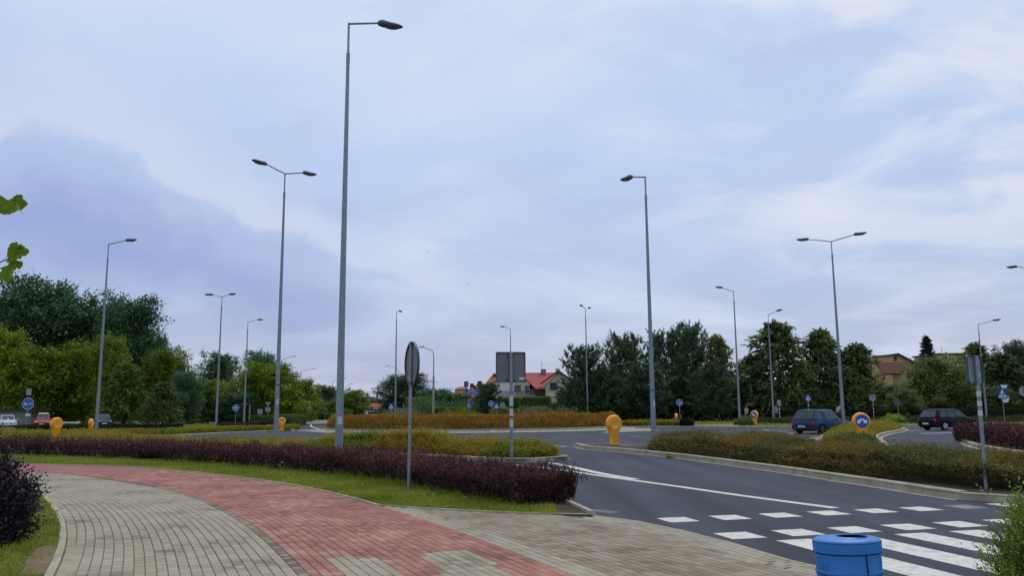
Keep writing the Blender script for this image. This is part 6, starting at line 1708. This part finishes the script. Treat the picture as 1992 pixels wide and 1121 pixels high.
MB().box((hx_(1060), 4.4, zr2+.25), (.9, .6, .7), 'wall_grey').build('chimney', rf_)
at_ = MB(); at_.tube([(hx_(1057), 4.4, zr2), (hx_(1057), 4.4, zr2+1.9)], .03, 5, 'galvanised'); at_.box((hx_(1057), 4.4, zr2+1.6), (.5, .04, .04), 'galvanised'); at_.box((hx_(1057), 4.4, zr2+1.2), (.7, .04, .04), 'galvanised'); at_.build('aerial', rf_)
MB().box(((hx_(1040)+hx_(1062))/2, -.06, hz_(765)), (hx_(1062)-hx_(1040), .10, hz_(757)-hz_(773)), 'wall_wood').build('timber_wall', hs)
# front gable wing on the right
xa, xb = hx_(1061), hx_(1104); xm = hx_(1086); zg = hz_(726); zev = hz_(748)
MB().box(((xa+xb)/2, -1.2, zev/2), (xb-xa, 2.4, zev), 'wall_cream').build('wing_wall', hs)
MB().add([(xa, -2.4, zev-.02), (xb+1.5, -2.4, zev-.02), (xm, -2.4, zg), (xa, 0, zev-.02), (xb+1.5, 0, zev-.02), (xm, 0, zg)], [(0, 1, 2), (5, 4, 3), (0, 2, 5, 3), (1, 4, 5, 2)], 'wall_cream').build('wing_gable', hs)
def slab(p, q, y0, y1, t, mat, name, parent):
    d = Vector((q[0]-p[0], 0, q[1]-p[1])).normalized(); n_ = Vector((-d.z, 0, d.x))*t
    vs = []
    for yy in (y0, y1):
        for a in (p, q): vs.append((a[0], yy, a[1])); 
        for a in (q, p): vs.append((a[0]+n_.x, yy, a[1]+n_.z))
    return MB().add(vs, [(0, 1, 2, 3), (7, 6, 5, 4), (0, 4, 5, 1), (1, 5, 6, 2), (2, 6, 7, 3), (3, 7, 4, 0)], mat).build(name, parent)
slab((hx_(1053), hz_(748.5)), (xm+.05, zg+.08), -2.9, .2, .22, 'roof_dark', 'wing_roof', hs); slab((xm-.05, zg+.08), (hx_(1118), hz_(748)), -2.9, .2, .22, 'roof_dark', 'wing_roof', hs)
MB().box((hx_(1085.5), -1, hz_(728)), (.7, .8, 1.6), 'wall_cream').build('chimney', hs)
window(hs, hx_(1076), hz_(753), 1.05, 1.15, -2.4, bars=2)
MB().box((hx_(1075), -2.5, hz_(771)), (1.5, .3, .18), 'wall_white').build('sill', hs)
# white wing with the balcony
MB().box(((xl+x0)/2, 2.0, hz_(744)/2), (x0-xl, 7, hz_(744)), 'wall_white').build('side_wing', hs)
MB().box(((hx_(1003)+x0)/2, -1.56, hz_(757)), (x0-hx_(1003), .12, hz_(744)-hz_(772)), 'wall_cream').build('side_wall', hs)
window(hs, hx_(1007), hz_(756), .95, .95, -1.62); window(hs, hx_(1025), hz_(758), .55, 1.1, -1.62, bars=0)
slab((hx_(1018), hz_(735)), (hx_(1041), hz_(757)), -1.7, 4, .07, 'roof_dark', 'verge_roof', hs)
bc = MB().box(((hx_(968)+hx_(1042))/2, -2.2, hz_(772)), (hx_(1042)-hx_(968), 1.6, .16), 'concrete').build('balcony', hs)
zbt, zbb = hz_(762), hz_(771); 
for k in range(30):
    xx = hx_(968)+(hx_(1042)-hx_(968))*k/29; MB().box((xx, -2.95, (zbt+zbb)/2), (.10, .04, zbt-zbb), 'railing').build('baluster', bc)
MB().box(((hx_(968)+hx_(1042))/2, -2.95, zbt), (hx_(1042)-hx_(968), .07, .07), 'railing').build('handrail', bc)
MB().tube([(hx_(1037), -.5, 0), (hx_(1037), -.5, ze-.3)], .05, 6, 'wall_white').build('downpipe', hs)
# orange hipped roofs behind
def hip_house(px0, px1, D_, yt, ye, wall, roof, label, chim=(), dpt=9, ridge=.35, name='house', gable=False, wins=()):
    c = (px0+px1)/2; o = thing(name, label, 'house', (*at(c, D_), 0)); w = (px1-px0)/FPX*D_; ze_ = zat(c, ye, D_); zt_ = zat(c, yt, D_)
    MB().box((0, dpt/2, ze_/2), (w*.94, dpt, ze_), wall).build('wall', o)
    r_ = w*ridge*.5 if not gable else w*.5; a = w/2+.1
    v = [(-a, -.4, ze_-.1), (a, -.4, ze_-.1), (a, dpt+.4, ze_-.1), (-a, dpt+.4, ze_-.1), (-r_, dpt/2, zt_), (r_, dpt/2, zt_)]
    rr = MB().add(v, [(0, 1, 5, 4), (2, 3, 4, 5), (1, 2, 5), (3, 0, 4), (3, 2, 1, 0)], roof).build('roof', o)
    for cx_, hh_ in chim: MB().box((at(cx_, D_)[0]-at(c, D_)[0], dpt*.45, zt_+hh_/2-.7), (.75, .6, hh_+.3), 'roof_brown').build('chimney', rr)
    for wx, wz, ww_, wh_ in wins: window(o, at(wx, D_)[0]-at(c, D_)[0], zat(c, wz, D_), ww_, wh_, 0)
    return o
hip_house(898, 958, 158, 749, 772, 'wall_cream', 'roof_orange', 'house with an orange hipped roof and two chimneys, behind the dark conifer', chim=((916, .9), (932, 1.4)), wins=((925, 781, 1.1, 1.1),))
hip_house(940, 992, 165, 728, 752, 'wall_cream', 'roof_orange', 'taller orange-roofed house half hidden behind the square sign back', chim=((962, .8),), wins=((955, 760, 1.2, 1.2),))
hip_house(884, 910, 175, 752, 757, 'wall_yellow', 'roof_orange', 'pale yellow house corner left of the roundabout name board', ridge=.5)
hip_house(700, 736, 380, 772, 778, 'wall_pink', 'roof_dark', 'far pink block with a dark roof at the end of the road', chim=((712, 2.0), (730, 2.0)), wins=((706, 786, 1.6, 2), (716, 786, 1.6, 2), (726, 786, 1.6, 2)), dpt=10)
hip_house(716, 754, 330, 785, 792.5, 'wall_cream', 'roof_orange', 'small far house with a pale red gabled roof above the dark fence', gable=True, dpt=10, wins=((722, 795, 1.4, 1.2), (746, 796, 1.4, 1.0)))
fn = thing('fence', 'long dark fence with a white rail in front of the far small house', 'fence', (*at(738, 300), 0))
for k in range(10): MB().box((-4.9+k*1.09*1.02, 0, 1.3), (1.05, .08, 1.9), 'fence_dark').build('fence_panel', fn)
MB().box((0, -.08, 1.55), (10.8, .06, .14), 'white').build('rail', fn)
# yellow house
D = 128
def yx(px): return at(px, D)[0]-at(1750, D)[0]
yh = thing('yellow_house', 'yellow house with a dark gabled roof edge rising above the lime trees', 'house', (*at(1750, D), 0))
pl_ = [(yx(1705), 0), (yx(1795), 0), (yx(1795), zat(1795, 714, D)), (yx(1755), zat(1755, 690, D)), (yx(1705), zat(1705, 695, D))]
MB().prism([(p[0], p[1]) for p in pl_], 9, 'wall_yellow', Matrix(((1, 0, 0, 0), (0, 0, 1, 0), (0, 1, 0, 0), (0, 0, 0, 1)))).build('wall', yh)
slab((yx(1752), zat(1752, 690, D)), (yx(1797), zat(1797, 714, D)), -.5, 9.3, .22, 'roof_dark', 'roof', yh); slab((yx(1704), zat(1704, 695, D)), (yx(1754), zat(1754, 690.5, D)), -.5, 9.3, .14, 'roof_dark', 'roof', yh)
MB().box((yx(1749), -.1, zat(1749, 698, D)), (.35, .15, .7), 'roof_brown').build('wall_lamp', yh)
an = thing('yellow_annex', 'pale yellow annex with a brown tiled lean-to roof in front of the yellow house', 'house', (*at(1750, D-4), 0))
MB().box(((yx(1742)+yx(1792))/2, 1.5, zat(1770, 714, D-4)/2), (yx(1792)-yx(1742), 3, zat(1770, 714, D-4)), 'wall_yellow').build('wall', an)
rfq = [(yx(1712), 0, zat(1722, 706, D-4)), (yx(1771), 0, zat(1770, 705, D-4)), (yx(1744), -2.5, zat(1742, 727, D-6)), (yx(1708), -2.5, zat(1720, 727, D-6))]
MB().add([(q[0], q[1], q[2]) for q in rfq]+[(q[0], q[1], q[2]-.25) for q in rfq], [(0, 1, 2, 3), (7, 6, 5, 4), (0, 4, 5, 1), (1, 5, 6, 2), (2, 6, 7, 3), (3, 7, 4, 0)], 'roof_brown').build('roof', an)
fr_ = thing('flat_roofed_house', 'beige flat-roofed house block with an aerial, behind the square sign back on the right', 'house', (*at(1872, 135), 0))
zt_ = zat(1872, 690, 135); MB().box((0, 4, zt_/2), (6.5, 8, zt_), 'wall_cream').build('wall', fr_); MB().box((0, 4, zt_+.1), (7.0, 8.6, .25), 'roof_dark').build('roof', fr_); MB().tube([(-1.0, 3, zt_), (-1.0, 3, zt_+1.4)], .04, 5, 'galvanised').build('aerial', fr_)
wh = thing('white_house', 'white house glimpsed through the gap between the pine trunks', 'house', (*at(1366, 138), 0))
MB().box((0, 4, 3), (6.5, 8, 6), 'wall_white').build('wall', wh); window(wh, .4, 4.2, 1.3, 1.2, 0); v_ = [(-3.6, -.4, 6), (3.6, -.4, 6), (3.6, 8.4, 6), (-3.6, 8.4, 6), (-2, 4, 8), (2, 4, 8)]; MB().add(v_, [(0, 1, 5, 4), (2, 3, 4, 5), (1, 2, 5), (3, 0, 4), (3, 2, 1, 0)], 'roof_dark').build('roof', wh)
gr_ = thing('garage', 'low grey garage with a flat dark roof between the silver and the red car', 'garage', (*at(30, 101), .1))
MB().box((0, 2.5, .95), (4.0, 5, 1.9), 'wall_grey').build('wall', gr_); MB().box((.3, 2.3, 1.98), (5.6, 5.6, .16), 'roof_dark').build('roof', gr_); MB().box((.8, -.03, .8), (2.0, .06, 1.6), 'sign_back').build('door', gr_)

# ================================================================== GINKGO at the left edge
gk = thing('ginkgo_tree', 'ginkgo tree whose fan-shaped leaves reach in at the left edge of the picture', 'tree', (-3.3, 3.25, .04))
mb = MB(); mb.tube([(0, 0, 0), (.03, 0, 1.6), (0, .05, 3.2), (.02, 0, 4.6)], [.05, .04, .03, .012], 8, 'bark'); mb.build('trunk', gk, smooth=60)
def leaf_mesh():
    # fan leaf in local xy, stalk at the origin
    pts = [(0, 0, 0), (0, .018, 0)]; n = 17; vs = [(0, .0, 0)]; 
    for k in range(n):
        a = R(28+124*k/(n-1)); r_ = .060*(1+.03*math.sin(k*2.1))*(.80 if k == n//2 else 1)*(.74+.26*math.sin(math.pi*k/(n-1))**.6)
        vs.append((r_*math.cos(a), r_*math.sin(a), .006*math.cos(k*.9)))
    fs = [(0, k, k+1) for k in range(1, n)]
    b = len(vs); vs += [(-.001, -.018, 0), (.001, -.018, 0), (.001, .004, 0), (-.001, .004, 0)]; fs.append((b, b+1, b+2, b+3))
    return MB().add(vs, fs, 'ginkgo').mesh('leaf')
LMsh = leaf_mesh()
def wpt(px, py, d): x, y = at(px, d); return Vector((x, y, zat(px, py, d)))
brs = [([Vector((-3.28, 3.25, 2.1)), wpt(-70, 430, 3.1), wpt(-8, 402, 3.05)], .006), ([Vector((-3.28, 3.25, 1.8)), wpt(-90, 540, 3.05), wpt(-12, 505, 3.0), wpt(12, 497, 3.0)], .005), ([Vector((-3.28, 3.25, 2.9)), Vector((-2.7, 3.1, 3.3)), Vector((-2.35, 3.0, 3.2))], .006), ([Vector((-3.28, 3.25, 2.5)), Vector((-2.9, 2.8, 2.6)), Vector((-2.6, 2.5, 2.7))], .005)]
g0 = Vector((-3.3, 3.25, .04))
for pts, r_ in brs: MB().tube([p-g0 for p in pts], [r_*1.6]+[r_*.5]*(len(pts)-1), 5, 'twig').build('branch', gk)
def put_leaf(p, ang, s=1.0, tilt=0.0, yaw=0.0):
    o = bpy.data.objects.new('leaf', LMsh); link(o, gk); o.location = p-g0; o.scale = (s, s, s)
    o.rotation_euler = (R(90)+tilt, R(ang), yaw)
for px, py, ang, s, tl, yw in ((8, 410, -18, .85, .25, .3), (-4, 402, -62, 1.05, -.3, -.3), (12, 396, -70, .75, .5, .2), (-12, 395, -120, 1.1, .2, .4), (-2, 392, -150, 1.0, .4, 0),
                             (24, 499, -15, .62, .5, .1), (22, 490, -95, .72, -.25, .2), (4, 492, 20, .75, .4, .4), (8, 503, -125, .75, .3, -.3), (2, 506, 160, .72, -.2, .3), (-4, 515, 185, .8, .3, -.2), (-12, 500, 60, .8, 0, 0), (-8, 528, 200, .8, 0, .2)):
    put_leaf(wpt(px, py, 3.02+random.uniform(-.06, .06)), ang, s*.9, tl, yw)
for pts, r_ in brs[2:]:
    for k in range(14):
        t = random.random(); p = pts[1].lerp(pts[2], t) if random.random() < .6 else pts[0].lerp(pts[1], t); put_leaf(p+Vector((random.uniform(-.05, .05), random.uniform(-.05, .05), random.uniform(-.05, .05))), random.uniform(0, 360), random.uniform(.7, 1.1), random.uniform(-.6, .6), random.uniform(-1, 1))

r_ = np.random.default_rng(12); n_ = 170
X_ = np.stack([r_.uniform(-7, 3.6, n_), r_.uniform(7.5, 17, n_)], 1); X_ = X_[inside(mask_poly, X_[:, 0], X_[:, 1])]
D_ = np.concatenate([r_.normal(size=(len(X_), 2)), r_.normal(size=(len(X_), 1))*.12], 1)
tag(quads('fallen_leaves', kites(np.concatenate([X_, np.full((len(X_), 1), .037)], 1), D_, .012+.028*r_.random(len(X_)), .6, r_, 2.5), 'drygrass'), kind='stuff')
# moss and weeds in the joints beside the lawn edge
e_ = resample([q for q in oo[:k0] if q[0] > -12]+lawn_c, .06); e_ = e_[r_.random(len(e_)) < .45]; e_ = e_+r_.normal(size=e_.shape)*.03
D_ = np.concatenate([r_.normal(size=(len(e_), 2)), np.full((len(e_), 1), .7)], 1)
tag(quads('edge_weeds', kites(np.concatenate([e_, np.full((len(e_), 1), .035)], 1), D_, .03+.05*r_.random(len(e_)), .22, r_), 'grass'), kind='stuff')
# small weed at the front kerb of the juniper island, litter-sized details
x, y = G(1302, 891, .02); r_ = np.random.default_rng(2); D_ = unit(np.concatenate([r_.normal(size=(60, 2))*.8, np.ones((60, 1))], 1)); B_ = np.concatenate([r_.normal(size=(60, 2))*.05+np.array([x, y]), np.full((60, 1), .01)], 1)
tag(quads('weed', kites(B_, D_, .16, .3, r_), 'shrub_green'), 'small green weed growing at the foot of the island kerb', 'weed')
